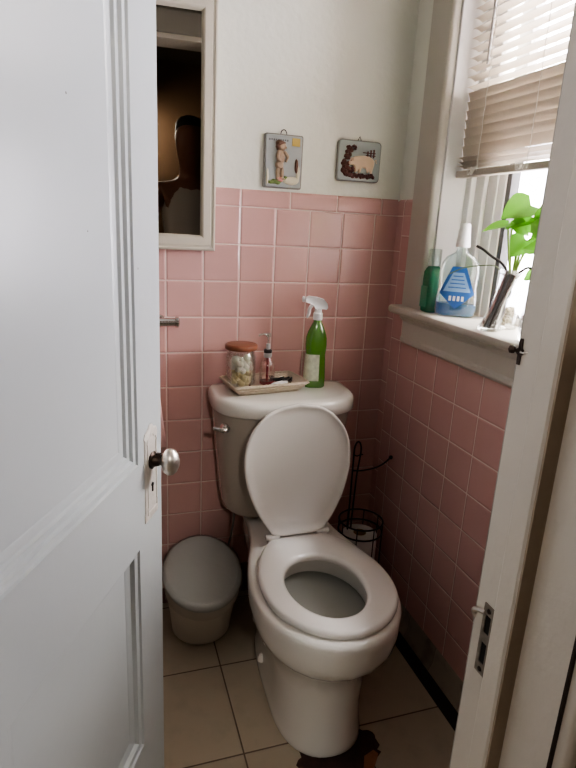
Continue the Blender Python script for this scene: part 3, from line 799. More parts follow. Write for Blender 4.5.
pq = thing('statue_plaque', 'tall grey wall plaque with a small tan statue relief and mustard square', 'plaque', (-.394, 0.004, 1.455), 0)
bm = BM(); extrude_poly(bm, rounded_rect(.118, .150, .006), 0, -.008, inset=0); obj('rim', bm, M_plqe, pq, smooth=False)
bm = BM(); extrude_poly(bm, rounded_rect(.110, .143, .005), -.008, -.012, inset=.02); obj('face', bm, M_plq, pq, smooth=False)
bm = BM(); box(bm, .024, .048, -.0135, -.011, .044, .066); obj('mustard_square', bm, M_yel, pq, smooth=False).rotation_euler = (0, 0, 0)
bm = BM()   # generic small standing stone figure
blob(bm, -.010, .012, .0135, .024, d=.012, seed=1); blob(bm, -.013, -.010, .013, .013, d=.012, seed=2)
blob(bm, -.016, -.032, .0075, .020, d=.009); blob(bm, -.005, -.031, .0070, .019, d=.010); blob(bm, -.002, -.049, .008, .004, d=.010); blob(bm, -.015, -.050, .008, .004, d=.009)
for q in ([(-.018, -.020, .026), (-.022, -.024, .010), (-.012, -.027, -.002)], [(-.002, -.020, .026), (.008, -.024, .012), (.002, -.027, -.001)]): tube(bm, smooth_path(q, 4), [.0055] * 5 + [.0045, .004, .004, .004], 8)
obj('stone_figure', bm, M_stone, pq)
bm = BM(); blob(bm, -.008, .041, .0135, .0145, d=.015); blob(bm, .003, .038, .004, .003, d=.013); obj('figure_head', bm, M_stone, pq)
bm = BM(); blob(bm, -.012, .048, .0145, .010, d=.015, rough=.12, seed=2); blob(bm, -.020, .040, .006, .010, d=.013, rough=.12, seed=3); obj('figure_hair', bm, M_hairst, pq)
bm = BM(); blob(bm, .026, -.052, .026, .013, d=.008, rough=.12, seed=4); obj('basin', bm, M_plqw, pq)
for q in ((.046, -.032, .006, .022), (-.048, -.045, .004, .022)):
    bm = BM(); blob(bm, *q, d=.004, rough=.15, seed=5); obj('pale_pillar', bm, M_plqw, pq)
bm = BM(); blob(bm, -.02, -.056, .016, .008, d=.006, rough=.3, seed=6); blob(bm, .008, -.05, .008, .012, d=.006, rough=.3, seed=7); blob(bm, -.036, -.058, .01, .006, d=.006, rough=.3, seed=8); obj('plants', bm, M_grn, pq)
bm = BM(); blob(bm, -.010, -.050, .012, .008, d=.009, rough=.2, seed=9); obj('pink_plinth', bm, M_pinkrel, pq)
bm = BM(); blob(bm, .040, -.01, .0055, .020, d=.007, rough=.1, seed=10); obj('dark_post', bm, M_hairst, pq)
bm = BM()
for i in range(9): box(bm, -.047 + i * .0068, -.0425 + i * .0068, -.0125, -.0115, .055 + .001 * (i % 2), .0605)
obj('faded_writing', bm, simple('faded_ink', (.16, .17, .17), .6), pq, smooth=False)
bm = BM(); tube(bm, [(.0 + .009 * math.cos(a), -.002, .076 + .012 * math.sin(a)) for a in [PI * i / 8 for i in range(9)]], .0014, 6); obj('hanging_loop', bm, M_wire, pq)

pg = thing('pig_plaque', 'square grey wall plaque with a cream pig relief and dark bush', 'plaque', (-.152, 0.004, 1.475), 0)
bm = BM(); extrude_poly(bm, rounded_rect(.143, .118, .012), 0, -.009, inset=0); obj('rim', bm, M_plqe, pg, smooth=False)
bm = BM(); extrude_poly(bm, rounded_rect(.139, .114, .011), -.007, -.012, inset=.03); obj('face', bm, simple('blue_grey_glaze', (.42, .47, .46), .25, noise=.15, nscale=14), pg, smooth=False)
bm = BM(); rr = random.Random(9)
for k in range(34):
    t = k / 34; x = -.040 + rr.uniform(-.014, .022); zz = rr.uniform(-.035, .034)
    if x > -.028 and zz > .012: continue
    blob(bm, x, zz, rr.uniform(.005, .009), rr.uniform(.005, .009), d=rr.uniform(.004, .008), n=9, rough=.25, seed=k)
for k in range(22): blob(bm, -.046 + k * .0045, -.041 + rr.uniform(-.004, .003), .006, .006, d=.006, n=8, rough=.3, seed=k + 60)
for k in range(10): blob(bm, -.03 + rr.uniform(-.012, .02), .036 + rr.uniform(-.006, .008), .005, .004, d=.004, n=8, rough=.4, seed=k + 90)
obj('bush', bm, M_bush, pg)
bm = BM()
for x, h in ((.036, .014), (.046, .016), (.026, .010)): box(bm, x - .0018, x + .0018, -.015, -.0115, .012, .020 + h)
box(bm, .010, .052, -.0145, -.0115, .024, .0265); box(bm, .020, .052, -.0145, -.0115, .017, .0195); obj('fence', bm, M_bush, pg, smooth=False)
bm = BM(); sil = [(-.030, .006), (-.026, .010), (-.022, .009), (-.016, .013), (-.004, .0155), (.014, .017), (.032, .015), (.044, .010), (.050, .002), (.050, -.008), (.048, -.016), (.046, -.024), (.044, -.034), (.038, -.034), (.037, -.022), (.033, -.020), (.032, -.032), (.027, -.033), (.025, -.020), (.012, -.019), (.004, -.020), (.003, -.034), (-.003, -.034), (-.004, -.020), (-.009, -.018), (-.010, -.032), (-.015, -.033), (-.017, -.018), (-.022, -.012), (-.029, -.013), (-.037, -.010), (-.037, -.004), (-.032, .000)]
def pigr(s, d): return [Vector((.008 + (u - .008) * s, -.0115 - d, -.004 + (w + .004) * (s if s > .8 else s))) for u, w in sil]
loft(bm, [pigr(1, 0), pigr(.98, .004), pigr(.90, .0075), pigr(.6, .009)]); pgb = obj('pig', bm, M_pig, pg)
bm = BM(); extrude_poly(bm, [(-.026, .008), (-.019, .012), (-.016, .003), (-.022, -.001)], -.018, -.0225); obj('ear', bm, M_pig, pgb, smooth=False)
bm = BM(); tube(bm, smooth_path([(.050, -.014, .004), (.055, -.015, .007), (.054, -.015, .001), (.058, -.014, -.002)], 4), .0012, 6); obj('tail', bm, M_pig, pgb)
bm = BM(); tube(bm, [(-.006, -.002, .058), (.0, -.003, .071), (.006, -.002, .058)], .0013, 6); obj('hanging_loop', bm, M_wire, pg)

# ------------------------------------------------------------------ towel bar by the door edge
tb = thing('towel_bar', 'short chrome towel bar sticking out past the open door edge', 'towel bar', (-.75, -.045, .990))
bm = BM(); tube(bm, [(-.40, -.02, 0), (.032, -.02, 0)], .0125, 16); lathe(bm, [(.0125, .0), (.0155, .002), (.0155, .010), (.012, .013)], (.032, -.02, 0), n=18, axis='x'); obj('bar', bm, M_chrome, tb)
bm = BM(); tube(bm, [(-.006, .043, -.004), (-.006, -.02, -.004)], .007, 12); lathe(bm, [(.016, .0445), (.016, .038), (.012, .034)], (-.006, 0, -.004), n=18, axis='y'); obj('bracket', bm, M_chrome, tb)
bm = BM(); tube(bm, [(-.392, .043, -.004), (-.392, -.02, -.004)], .007, 12); lathe(bm, [(.016, .0445), (.016, .038), (.012, .034)], (-.392, 0, -.004), n=18, axis='y'); obj('bracket', bm, M_chrome, tb)

# ------------------------------------------------------------------ things on the tank
TZ = .7915
ty = thing('woven_tray', 'cream woven rectangular tray lying across the toilet tank lid', 'tray', (-.456, -.112, TZ), R(9))
bm = BM()
def rr4(hx_, hy_, z): 
    return [Vector((x, y, z)) for x, y in rounded_rect(2 * hx_, 2 * hy_, .008, 3)]
loft(bm, [rr4(.097, .045, 0), rr4(.105, .052, .010), rr4(.120, .067, .026), rr4(.123, .070, .028), rr4(.122, .069, .0305), rr4(.118, .066, .030), rr4(.102, .049, .010), rr4(.095, .043, .004)])
obj('tray_body', bm, M_wicker, ty, ang=50)
bm = BM()
per = rounded_rect(.240, .132, .008, 3)
def interp(per, n):
    seg = [(Vector(per[i]), Vector(per[(i + 1) % len(per)])) for i in range(len(per))]
    tot = sum((b - a).length for a, b in seg); out = []; 
    for k in range(n):
        d = tot * k / n
        for a, b in seg:
            l = (b - a).length
            if d <= l or l == 0 and d == 0: out.append(a + (b - a) * (d / l if l else 0)); break
            d -= l
    return out
for k in range(2):
    pts = interp(per, 72)
    tube(bm, [(p.x * (1 + .004 * math.sin(i * PI / 1.5 + k * PI)), p.y * (1 + .006 * math.sin(i * PI / 1.5 + k * PI)), .0305 + .0022 * math.sin(i * PI / 1.5 + k * PI)) for i, p in enumerate(pts)], .0022, 6, closed=True)
for k in range(2):
    for lvl in (.009, .017):
        s = .86 if lvl < .012 else .93
        pts = interp(per, 64)
        tube(bm, [(p.x * s * (1 + .008 * math.sin(i * PI / 1.5 + k * PI)), p.y * (s - .06 if lvl < .012 else s - .03) * (1 + .015 * math.sin(i * PI / 1.5 + k * PI)), lvl) for i, p in enumerate(pts)], .0019, 5, closed=True)
obj('braided_rim', bm, M_wicker, ty, ang=60)
TZ2 = TZ + .0045
jr = thing('glass_jar', 'clear glass jar of cotton balls with a copper brown lid, on the tray', 'jar', (-.527, -.100, TZ2 + .0006))
jr.scale = (1.05, 1.05, 1.02)
bm = BM(); lathe(bm, [(.0005, 0.001), (.036, 0), (.042, .005), (.043, .012), (.043, .095), (.040, .105), (.037, .110), (.037, .118), (.0345, .118), (.0345, .109), (.040, .095), (.040, .012), (.0005, .006)], n=40, cap0=False, cap1=False); obj('glass_body', bm, M_cglass, jr, ang=60)
bm = BM(); lathe(bm, [(.041, .116), (.045, .117), (.0465, .119), (.0465, .128), (.044, .1315), (.038, .1325), (.0005, .1325)], n=40); obj('lid', bm, M_lidwood, jr, ang=60)
bm = BM(); rr = random.Random(12)
def ball(bm, c, r, n=10):
    lathe(bm, [(r * math.sin(PI * i / 6) + .0002, -r * math.cos(PI * i / 6)) for i in range(7)], c, n=n)
for k in range(34):
    a = rr.uniform(0, 6.28); q = .0265 * math.sqrt(rr.random()); ball(bm, (q * math.cos(a), q * math.sin(a), rr.uniform(.056, .088)), rr.uniform(.009, .012))
o = obj('cotton_balls', bm, M_cotton, jr, ang=180); o['kind'] = 'stuff'
bm = BM()
for k in range(40):
    a = rr.uniform(0, 6.28); q = .027 * math.sqrt(rr.random()); ball(bm, (q * math.cos(a), q * math.sin(a), rr.uniform(.018, .05)), rr.uniform(.009, .012))
o = obj('yellow_cotton', bm, M_cottony, jr, ang=180); o['kind'] = 'stuff'

pb = thing('pump_bottle', 'small clear pump bottle with red tube standing behind the tray jar', 'bottle', (-.438, -.078, TZ2 + .0006))
bm = BM(); lathe(bm, [(.0005, 0.001), (.020, 0), (.024, .004), (.024, .060), (.020, .074), (.011, .083), (.010, .090)], n=28, cap0=False, cap1=False); obj('bottle_body', bm, M_pumpbody, pb, ang=60)
bm = BM(); lathe(bm, [(.0005, .002), (.022, .003), (.022, .012), (.0005, .012)], n=24); tube(bm, [(0, 0, .012), (0, 0, .088)], .0035, 10); obj('red_contents', bm, M_redliq, pb)
bm = BM(); lathe(bm, [(.011, .086), (.0125, .088), (.0125, .102), (.008, .106), (.006, .112), (.006, .128)], n=20); obj('pump_collar', bm, M_silver, pb)
bm = BM(); lathe(bm, [(.0128, .101), (.0128, .110), (.009, .112)], n=20); obj('black_ring', bm, M_clip, pb)
bm = BM(); tube(bm, smooth_path([(0, 0, .124), (0, 0, .152), (-.008, -.001, .158), (-.026, -.004, .158), (-.031, -.004, .153)], 4), .003, 8); lathe(bm, [(.007, .150), (.008, .154), (.0065, .161), (.0005, .162)], n=16); obj('pump_spout', bm, M_paleg, pb)

# small items lying in the tray
rr = random.Random(4)
def place_in_tray(name, bm, m, x, y, rz, label, cat, group=None, z=.008):
    o = obj(name, bm, m, None, ang=50); c, s = math.cos(R(9)), math.sin(R(9))
    o.location = (-.456 + x * c - y * s, -.112 + x * s + y * c, TZ + z); o.rotation_euler = (0, 0, rz); tag(o, label, cat, group); return o
for i, (x, y, rz, lb) in enumerate([(.086, .022, .5, 'black toothed hair clip lying in the tray, nearest the green spray bottle'), (.058, .030, -.3, 'black toothed hair clip lying in the tray beside the pump bottle')]):
    bm = BM()
    for s in (-1, 1):
        tube(bm, smooth_path([(-.020, s * .003, .016), (-.008, s * .010, .013), (.008, s * .010, .013), (.020, s * .004, .016)], 4), .0035, 8)
        for k in range(6): tube(bm, [(-.015 + k * .006, s * .009, .013), (-.015 + k * .006, s * .012, .004), (-.015 + k * .006, s * .006, .001)], .0014, 6)
    tube(bm, [(-.020, 0, .016), (-.026, 0, .024), (-.012, 0, .022)], .003, 8)
    place_in_tray('hair_clip', bm, M_clip, x, y, rz, lb, 'hair clip', 'black hair clips in the tray', z=.005)
bm = BM(); lathe(bm, [(.0005, -.032), (.005, -.031), (.007, -.026), (.008, .012), (.006, .020), (.0055, .032), (.0005, .033)], (0, 0, .009), n=16, axis='x')
place_in_tray('cream_tube', bm, M_white, .052, .000, .45, 'small white tube lying at the front of the woven tray', 'tube', z=.004)
bm = BM(); lathe(bm, [(.0005, -.022), (.008, -.021), (.009, .010), (.006, .014), (.006, .024), (.0005, .025)], (0, 0, .009), n=16, axis='x')
place_in_tray('nail_polish', bm, M_redliq, -.018, -.030, .1, 'small dark red bottle lying in the tray below the pump bottle', 'bottle', z=.004)

# green trigger spray
sb = thing('spray_bottle', 'bright green trigger spray bottle with a white head on the tank lid', 'bottle', (-.291, -.102, TZ), R(-12))
sb.scale = (.88, .9, 1.04)
bm = BM()
def sr(hx_, hy_, z, dx=0, e=3): return [p + Vector((dx, 0, 0)) for p in egg(0, hy_, -hy_, hx_, z, n=36, nb=e, nf=e)]
loft(bm, [sr(.034, .022, 0), sr(.038, .025, .004), sr(.038, .026, .03), sr(.036, .025, .07), sr(.034, .024, .10), sr(.037, .025, .128), sr(.036, .024, .150), sr(.030, .021, .168), sr(.020, .017, .186), sr(.014, .014, .196), sr(.0125, .0125, .210)])
obj('bottle_body', bm, M_green, sb, ang=70)
bm = BM()
loft(bm, [sr(.0388, .0268, .022, e=3)[17:29] + sr(.0394, .0274, .022, e=3)[17:29][::-1], sr(.0368, .0258, .070, e=3)[17:29] + sr(.0374, .0264, .070, e=3)[17:29][::-1], sr(.0350, .0250, .102, e=3)[17:29] + sr(.0356, .0256, .102, e=3)[17:29][::-1]])
obj('paper_label', bm, M_label, sb)
bm = BM(); lathe(bm, [(.015, .203), (.0165, .205), (.0165, .222), (.013, .226), (.012, .238)], n=24); obj('collar', bm, M_white, sb)
bm = BM()
side = [(-.048, .262), (-.046, .268), (-.034, .272), (-.006, .270), (.018, .264), (.030, .252), (.033, .240), (.028, .234), (.014, .236), (.004, .232), (-.012, .236), (-.018, .246), (-.034, .252), (-.047, .254)]
r0 = []
for yy, s in ((-.009, .82), (-.0125, .97), (.0125, .97), (.009, .82)):
    cx_, cz_ = -.006, .252
    r0.append([Vector((cx_ + (u - cx_) * s, yy, cz_ + (w - cz_) * s)) for u, w in side])
loft(bm, r0); obj('trigger_head', bm, M_white, sb, ang=50)
bm = BM(); tube(bm, smooth_path([(-.020, 0, .248), (-.030, 0, .236), (-.032, 0, .222), (-.038, 0, .208)], 4), [.006] * 8 + [.0055, .005, .0045, .004, .0035], 8); obj('trigger', bm, M_white, sb)
bm = BM(); lathe(bm, [(.008, -.049), (.009, -.055), (.006, -.058)], (0, 0, .262), n=16, axis='x'); obj('nozzle', bm, M_white, sb)

# ------------------------------------------------------------------ things on the window sill
SZ = 1.0525
g = thing('mouthwash_bottle', 'green liquid bottle with a clear cap at the far left end of the sill', 'bottle', (.030, -.182, SZ), 0)
g.location = (.028, -.262 + .07, SZ)
bm = BM()
def fr(hx_, hy_, z, e=3.5): return egg(0, hy_, -hy_, hx_, z, n=36, nb=e, nf=e)
g.location = (-.003, -.256, SZ)
loft(bm, [fr(.018, .020, 0), fr(.022, .024, .004), fr(.023, .025, .03), fr(.023, .025, .095), fr(.022, .024, .115), fr(.017, .018, .126), fr(.0145, .0145, .132, 2)]); obj('bottle_body', bm, M_teal, g, ang=70)
bm = BM(); lathe(bm, [(.016, .130), (.0185, .132), (.0185, .176), (.017, .180), (.0005, .181)], n=28); obj('cap', bm, M_paleg, g)
bm = BM(); box(bm, -.0245, -.0228, -.016, .016, .015, .075); obj('green_label', bm, simple('dark_green_label', (.03, .28, .16), .4, noise=.5, nscale=60), g, smooth=False)

b2 = thing('dish_soap_bottle', 'clear waisted bottle with white cap and a little blue liquid on the sill', 'bottle', (.034, -.330, SZ), R(52))
BS = 1.32
def bb(hy_, z, hx_=None, e=2.6): return egg(0, hy_ * BS, -hy_ * BS, hx_ or min(.026, hy_ * .62), z, n=40, nb=e, nf=e)
prof = [(.036, 0), (.041, .004), (.043, .02), (.042, .05), (.039, .08), (.040, .105), (.041, .125), (.038, .145), (.030, .163), (.018, .176), (.0145, .184), (.0145, .198)]
bm = BM(); loft(bm, [bb(h, z, e=2.6 if z < .17 else 2) if z < .17 else circ((0, 0, z), h, 40) for h, z in prof], cap1=False)
obj('bottle_body', bm, M_paleg, b2, ang=70)
bm = BM(); loft(bm, [bb(.034, .003), bb(.0385, .006), bb(.0405, .02), bb(.0403, .036)]); obj('blue_liquid', bm, M_blueliq, b2, ang=70)
bm = BM(); loft(bm, [circ((0, 0, .190), .019, 28), circ((0, 0, .193), .020, 28), circ((0, 0, .225), .0165, 28), circ((0, 0, .250), .014, 28), circ((0, 0, .253), .012, 28)]); obj('cap', bm, M_white, b2)
def patch(bm, poly, off=-.0272):
    cxx = 0
    vs0 = []; vs1 = []
    for y, z in poly:
        y = y * BS; hx_ = .026 * (max(0.0, 1 - (abs(y) / (.043 * BS)) ** 2.6)) ** (1 / 2.6)
        vs0.append(Vector((-hx_ - .0006 + (off + .0272), y, z))); vs1.append(Vector((-hx_ - .0012 + (off + .0272), y, z)))
    loft(bm, [vs0, vs1])
def poly_dense(pl, k=6):
    out = []
    for i in range(len(pl)):
        a, b = pl[i], pl[(i + 1) % len(pl)]
        for j in range(k): out.append((a[0] + (b[0] - a[0]) * j / k, a[1] + (b[1] - a[1]) * j / k))
    return out
bm = BM(); patch(bm, poly_dense([(-.014, .138), (.014, .138), (.036, .065), (.0, .022), (-.036, .065)])); lb = obj('blue_label', bm, M_bluelab, b2, smooth=False)
bm = BM(); patch(bm, poly_dense([(-.011, .122), (.011, .122), (.028, .070), (-.028, .070)]), -.0282); obj('light_panel', bm, M_ltlab, lb, smooth=False)
bm = BM()
for k, (w, z) in enumerate(((.010, .114), (.013, .104), (.015, .094), (.018, .083))): patch(bm, poly_dense([(-w, z), (w, z), (w, z - .003), (-w, z - .003)], 3), -.029)
obj('small_print', bm, M_bluelab, lb, smooth=False)
bm = BM()
for k in range(4): patch(bm, poly_dense([(-.016 + k * .0085, .058), (-.011 + k * .0085, .058), (-.011 + k * .0085, .045), (-.016 + k * .0085, .045)], 2), -.0282)
obj('white_print', bm, M_white, lb, smooth=False)

def leaf(bm, base, tip, width, normal, curl=.15, mi=0, n=8):
    base, tip = Vector(base), Vector(tip); d = tip - base; Ln = d.length; d.normalize()
    nrm = Vector(normal); nrm = nrm - d * nrm.dot(d); nrm.normalize(); s = d.cross(nrm)
    rows = []
    for i in range(n + 1):
        t = i / n
        w = width * .5 * (math.sin(PI * min(1, (t * .93 + .07)) ** .62)) ** .85 if t < 1 else .0004
        back = -.10 * Ln * (1 if i == 0 else 0)
        row = []
        for j in range(-3, 4):
            q = j / 3
            lobe = -.10 * Ln * abs(q) * max(0, 1 - t * 4)
            p = base + d * (Ln * t + lobe) + s * (w * q) + nrm * (abs(q) * w * .35 - curl * Ln * t * t)
            row.append(p)
        rows.append(row)
    V = [[bm.verts.new(p) for p in r] for r in rows]
    for i in range(n):
        for j in range(6): bm.faces.new((V[i][j], V[i][j + 1], V[i + 1][j + 1], V[i + 1][j]))

# vase with a rooted pothos cutting
v1 = thing('plant_vase', 'slanted clear glass vase of dark roots holding leafy green pothos stems', 'plant', (-.012, -.545, SZ))
bm = BM()
SL = .10   # lean of the vase
SLX, SLY = .10, -.29
def vr(r, z): return circ((SLX * z, SLY * z, z), r, 32)
loft(bm, [vr(.026, 0), vr(.029, .004), vr(.024, .02), vr(.018, .06), vr(.019, .10), vr(.025, .135), vr(.030, .150), vr(.028, .150), vr(.023, .135), vr(.017, .10), vr(.016, .06), vr(.022, .02), vr(.024, .008)], cap1=True); obj('glass', bm, M_cglass, v1, ang=70)
bm = BM(); rr = random.Random(21)
for k in range(34):
    a = rr.uniform(0, 6.28); q = rr.uniform(0, .014)
    pts = []
    for i in range(7):
        z = .008 + i * .022
        a += rr.uniform(-.6, .6); qq = q * (.7 + .5 * rr.random()) * (1.2 if i < 1 else 1)
        pts.append((SLX * z + qq * math.cos(a), SLY * z + qq * math.sin(a), z))
    tube(bm, smooth_path(pts, 3), rr.uniform(.003, .0055), 6)
for k in range(20):
    a = rr.uniform(0, 6.28); q = rr.uniform(0, .017); ball(bm, (q * math.cos(a), q * math.sin(a) - .002, rr.uniform(.010, .024)), rr.uniform(.004, .007), 8)
o = obj('roots', bm, M_root, v1); o['kind'] = 'stuff'
top = Vector((SLX * .14, SLY * .14, .14))
bm = BM()   # dark woody vines reaching left over the bottles
tube(bm, smooth_path([top + Vector((0, 0, -.02)), top + Vector((-.004, .03, .018)), top + Vector((-.006, .075, .035)), top + Vector((-.008, .11, .050)), top + Vector((-.01, .135, .057))], 5), [.0035] * 21, 8)
tube(bm, smooth_path([top + Vector((0, 0, -.01)), top + Vector((-.006, -.05, .018)), top + Vector((-.006, -.075, .016))], 5), .0028, 8)
obj('woody_vine', bm, M_root, v1)
bm = BM()
tube(bm, smooth_path([top + Vector((0, 0, -.02)), top + Vector((-.006, .05, .012)), top + Vector((-.01, .10, .012)), top + Vector((-.025, .16, .0)), top + Vector((-.04, .20, -.02))], 5), .0015, 6); obj('thin_tendril', bm, simple('thin_tendril_green', (.16, .22, .12), .6), v1)
PV = Vector((-.012, -.545, SZ))
LN = (-.55, -.62, .55)
spec_abs = [  # leaf base, leaf tip, width, normal
    ((.012, -.600, 1.347), (-.058, -.596, 1.322), .074, LN),
    ((-.040, -.598, 1.303), (-.100, -.590, 1.292), .030, (-.5, -.4, .75)),
    ((.016, -.610, 1.316), (-.052, -.604, 1.300), .040, (-.4, -.5, .75)),
    ((.010, -.604, 1.272), (-.030, -.612, 1.236), .060, (-.65, -.7, .2)),
    ((.018, -.625, 1.285), (.030, -.650, 1.342), .058, (-.6, -.6, .4)),
    ((.030, -.640, 1.300), (.010, -.668, 1.372), .060, (-.7, -.6, .4)),
    ((-.030, -.600, 1.308), (.008, -.618, 1.282), .036, (-.6, -.6, .5)),
    ((.020, -.640, 1.262), (.000, -.680, 1.305), .050, (-.7, -.6, .3)),
    ((.030, -.600, 1.330), (.000, -.640, 1.322), .056, (-.4, -.5, .7)),
]
specs = []
for b0_, tip, w, nr in spec_abs:
    b0_, tip = Vector(b0_) - PV - top, Vector(tip) - PV - top
    specs.append((tuple(b0_ * .5 + Vector((0, .010, .012))), tuple(b0_), tuple(tip), w, nr))
for k, (mid, b0_, tip, w, nr) in enumerate(specs):
    bm = BM(); tube(bm, smooth_path([top + Vector((0, 0, -.03)), top + Vector(mid), top + Vector(b0_)], 6), [.0024] * 13, 8)
    st = obj('stem', bm, M_stem, v1)
    bm = BM(); leaf(bm, top + Vector(b0_), top + Vector(tip), w, nr); obj('leaf', bm, M_leaf, st, ang=80)

v2 = thing('pebble_vase', 'clear glass vase of red pebbles at the near end of the sill', 'vase', (-.004, -.690, SZ))
bm = BM(); lathe(bm, [(.026, 0), (.030, .004), (.033, .03), (.034, .06), (.028, .09), (.026, .11), (.032, .13), (.030, .13), (.024, .11), (.026, .09), (.031, .06), (.030, .03), (.026, .006)], n=32); obj('glass', bm, M_cglass, v2, ang=70)
bm = BM(); rr = random.Random(8)
for k in range(60):
    a = rr.uniform(0, 6.28); q = .022 * math.sqrt(rr.random()); ball(bm, (q * math.cos(a), q * math.sin(a), rr.uniform(.012, .062)), rr.uniform(.004, .0075), 8)
o = obj('pebbles', bm, M_redstone, v2); o['kind'] = 'stuff'
for k, (mid, b0_, tip, w, nr) in enumerate([((0, .012, .14), (.002, .020, .20), (-.010, .066, .205), .05, (-.7, 0, .7)), ((0, .0, .16), (.002, .0, .235), (-.012, .05, .262), .055, (-.7, .1, .6)), ((0, .004, .11), (.0, .018, .15), (-.01, .052, .135), .04, (-.8, 0, .5))]):
    bm = BM(); tube(bm, smooth_path([Vector((0, 0, .03)), Vector(mid), Vector(b0_)], 6), .0022, 8); st = obj('stem', bm, M_stem, v2)
    bm = BM(); leaf(bm, Vector(b0_), Vector(tip), w, nr); obj('leaf', bm, M_leaf, st, ang=80)

v3 = thing('pebble_glass', 'squat clear glass of mixed pebbles right behind the slanted vase', 'glass', (.058, -.520, SZ))
bm = BM(); lathe(bm, [(.024, 0), (.026, .003), (.030, .09), (.028, .09), (.024, .006)], n=32); obj('glass', bm, M_cglass, v3, ang=70)
bm = BM()
for k in range(60):
    a = rr.uniform(0, 6.28); q = .017 * math.sqrt(rr.random()); ball(bm, (q * math.cos(a), q * math.sin(a), rr.uniform(.012, .052)), rr.uniform(.004, .006), 8)
o = obj('pebbles', bm, simple('mixed_pebbles', (.42, .33, .18), .5, noise=.8, nscale=60, dark=.2), v3); o['kind'] = 'stuff'
bm = BM()
lathe(bm, [(.014, 0), (.016, .004), (.010, .010), (.008, .018), (.013, .030), (.016, .044), (.013, .058), (.008, .066), (.010, .074), (.009, .084), (.0005, .090)], n=20, sy=.8)
o = obj('amber_figurine', bm, M_amber, None, ang=60, loc=(.075, -.455, SZ)); tag(o, 'small amber coloured figurine against the window sash', 'figurine')

# ------------------------------------------------------------------ pink cloth behind the door edge
bm = BM()
rows = []
for i in range(9):
    z = -i * .049; row = []
    for j in range(13):
        u = j / 12; row.append(Vector((-.16 + (.175 + .035 * (i / 8) ** 1.5) * u, -.006 * math.sin(u * 15) - .018, z)))
    rows.append(row)
for i in range(8, -1, -1): rows.append([p + Vector((0, .036, 0)) for p in rows[i]])
V = [[bm.verts.new(p) for p in r] for r in rows]
for i in range(len(V) - 1):
    for j in range(12): bm.faces.new((V[i][j], V[i][j + 1], V[i + 1][j + 1], V[i + 1][j]))
o = obj('hand_towel', bm, M_towel, None, ang=80, loc=(-.795, -.065, 1.0055)); tag(o, 'pale pink hand towel hanging from the chrome bar behind the open door', 'towel')
sm = o.modifiers.new('solid', 'SOLIDIFY'); sm.thickness = .003

# ------------------------------------------------------------------ the photographer, seen only in the mirror
CAM = Vector((-.9144, -1.7050, 1.2772))
yaw, pitch, roll = .3242, .2742, .0527
f = Vector((math.sin(yaw) * math.cos(pitch), math.cos(yaw) * math.cos(pitch), -math.sin(pitch)))
r = Vector((math.cos(yaw), -math.sin(yaw), 0)); u = r.cross(f)
r2 = math.cos(roll) * r + math.sin(roll) * u; u2 = -math.sin(roll) * r + math.cos(roll) * u

pp = thing('person', 'person in white tank top and dark jeans holding a phone, reflected in the mirror', 'person', (-.475, -1.93, 0))
PO = Vector((-.475, -1.93, 0))
def skin_obj(name, nodes, edges, m, parent, sub=2, root=0):
    me = bpy.data.meshes.new(name); me.from_pydata([n[0] for n in nodes], edges, []); me.materials.append(m)
    o = bpy.data.objects.new(name, me); link(o, parent)
    o.modifiers.new('skin', 'SKIN'); 
    sv = me.skin_vertices[0].data if len(me.skin_vertices) else None
    if sv is None:
        bm = bmesh.new(); bm.from_mesh(me); lay = bm.verts.layers.skin.verify(); bm.to_mesh(me); bm.free(); sv = me.skin_vertices[0].data
    for i, n in enumerate(nodes):
        rad = n[1] if isinstance(n[1], tuple) else (n[1], n[1]); sv[i].radius = rad; sv[i].use_root = (i == root)
    s = o.modifiers.new('sub', 'SUBSURF'); s.levels = sub; s.render_levels = sub
    for p in me.polygons: p.use_smooth = True
    o.modifiers['skin'].use_smooth_shade = True
    return o
nd = [((0, 0, .98), (.15, .10)), ((0, 0, 1.12), (.135, .095)), ((0, .005, 1.28), (.155, .105)), ((0, 0, 1.42), (.15, .09)), ((0, 0, 1.50), (.075, .07)), ((0, .01, 1.56), (.060, .065)), ((0, .03, 1.63), (.082, .10)), ((0, .03, 1.73), (.104, .125)), ((0, .015, 1.80), (.085, .10)),
      # left arm (towards -x) holding the phone
      ((-.16, 0, 1.44), .058), ((-.22, .02, 1.33), .050), ((-.27, .06, 1.16), .044), ((-.335, .14, 1.18), .036), ((-.385, .245, 1.22), .026),
      # right arm
      ((.16, 0, 1.44), .058), ((.215, -.01, 1.33), .050), ((.24, -.02, 1.15), .043), ((.25, .02, 1.0), .036), ((.25, .06, .90), .026), ((.25, .075, .83), (.04, .02)),
      # legs
      ((-.09, 0, .90), .088), ((-.10, .01, .70), .078), ((-.105, .02, .50), .058), ((-.11, 0, .33), .052), ((-.11, -.01, .10), .036), ((-.115, .10, .035), (.04, .03)), ((-.115, .17, .03), (.04, .025)),
      ((.09, 0, .90), .088), ((.10, .01, .70), .078), ((.105, .02, .50), .058), ((.11, 0, .33), .052), ((.11, -.01, .10), .036), ((.115, .10, .035), (.04, .03)), ((.115, .17, .03), (.04, .025))]
ed = [(0, 1), (1, 2), (2, 3), (3, 4), (4, 5), (5, 6), (6, 7), (7, 8), (3, 9), (9, 10), (10, 11), (11, 12), (12, 13), (3, 14), (14, 15), (15, 16), (16, 17), (17, 18), (18, 19), (0, 20), (20, 21), (21, 22), (22, 23), (23, 24), (24, 25), (25, 26), (0, 27), (27, 28), (28, 29), (29, 30), (30, 31), (31, 32), (32, 33)]
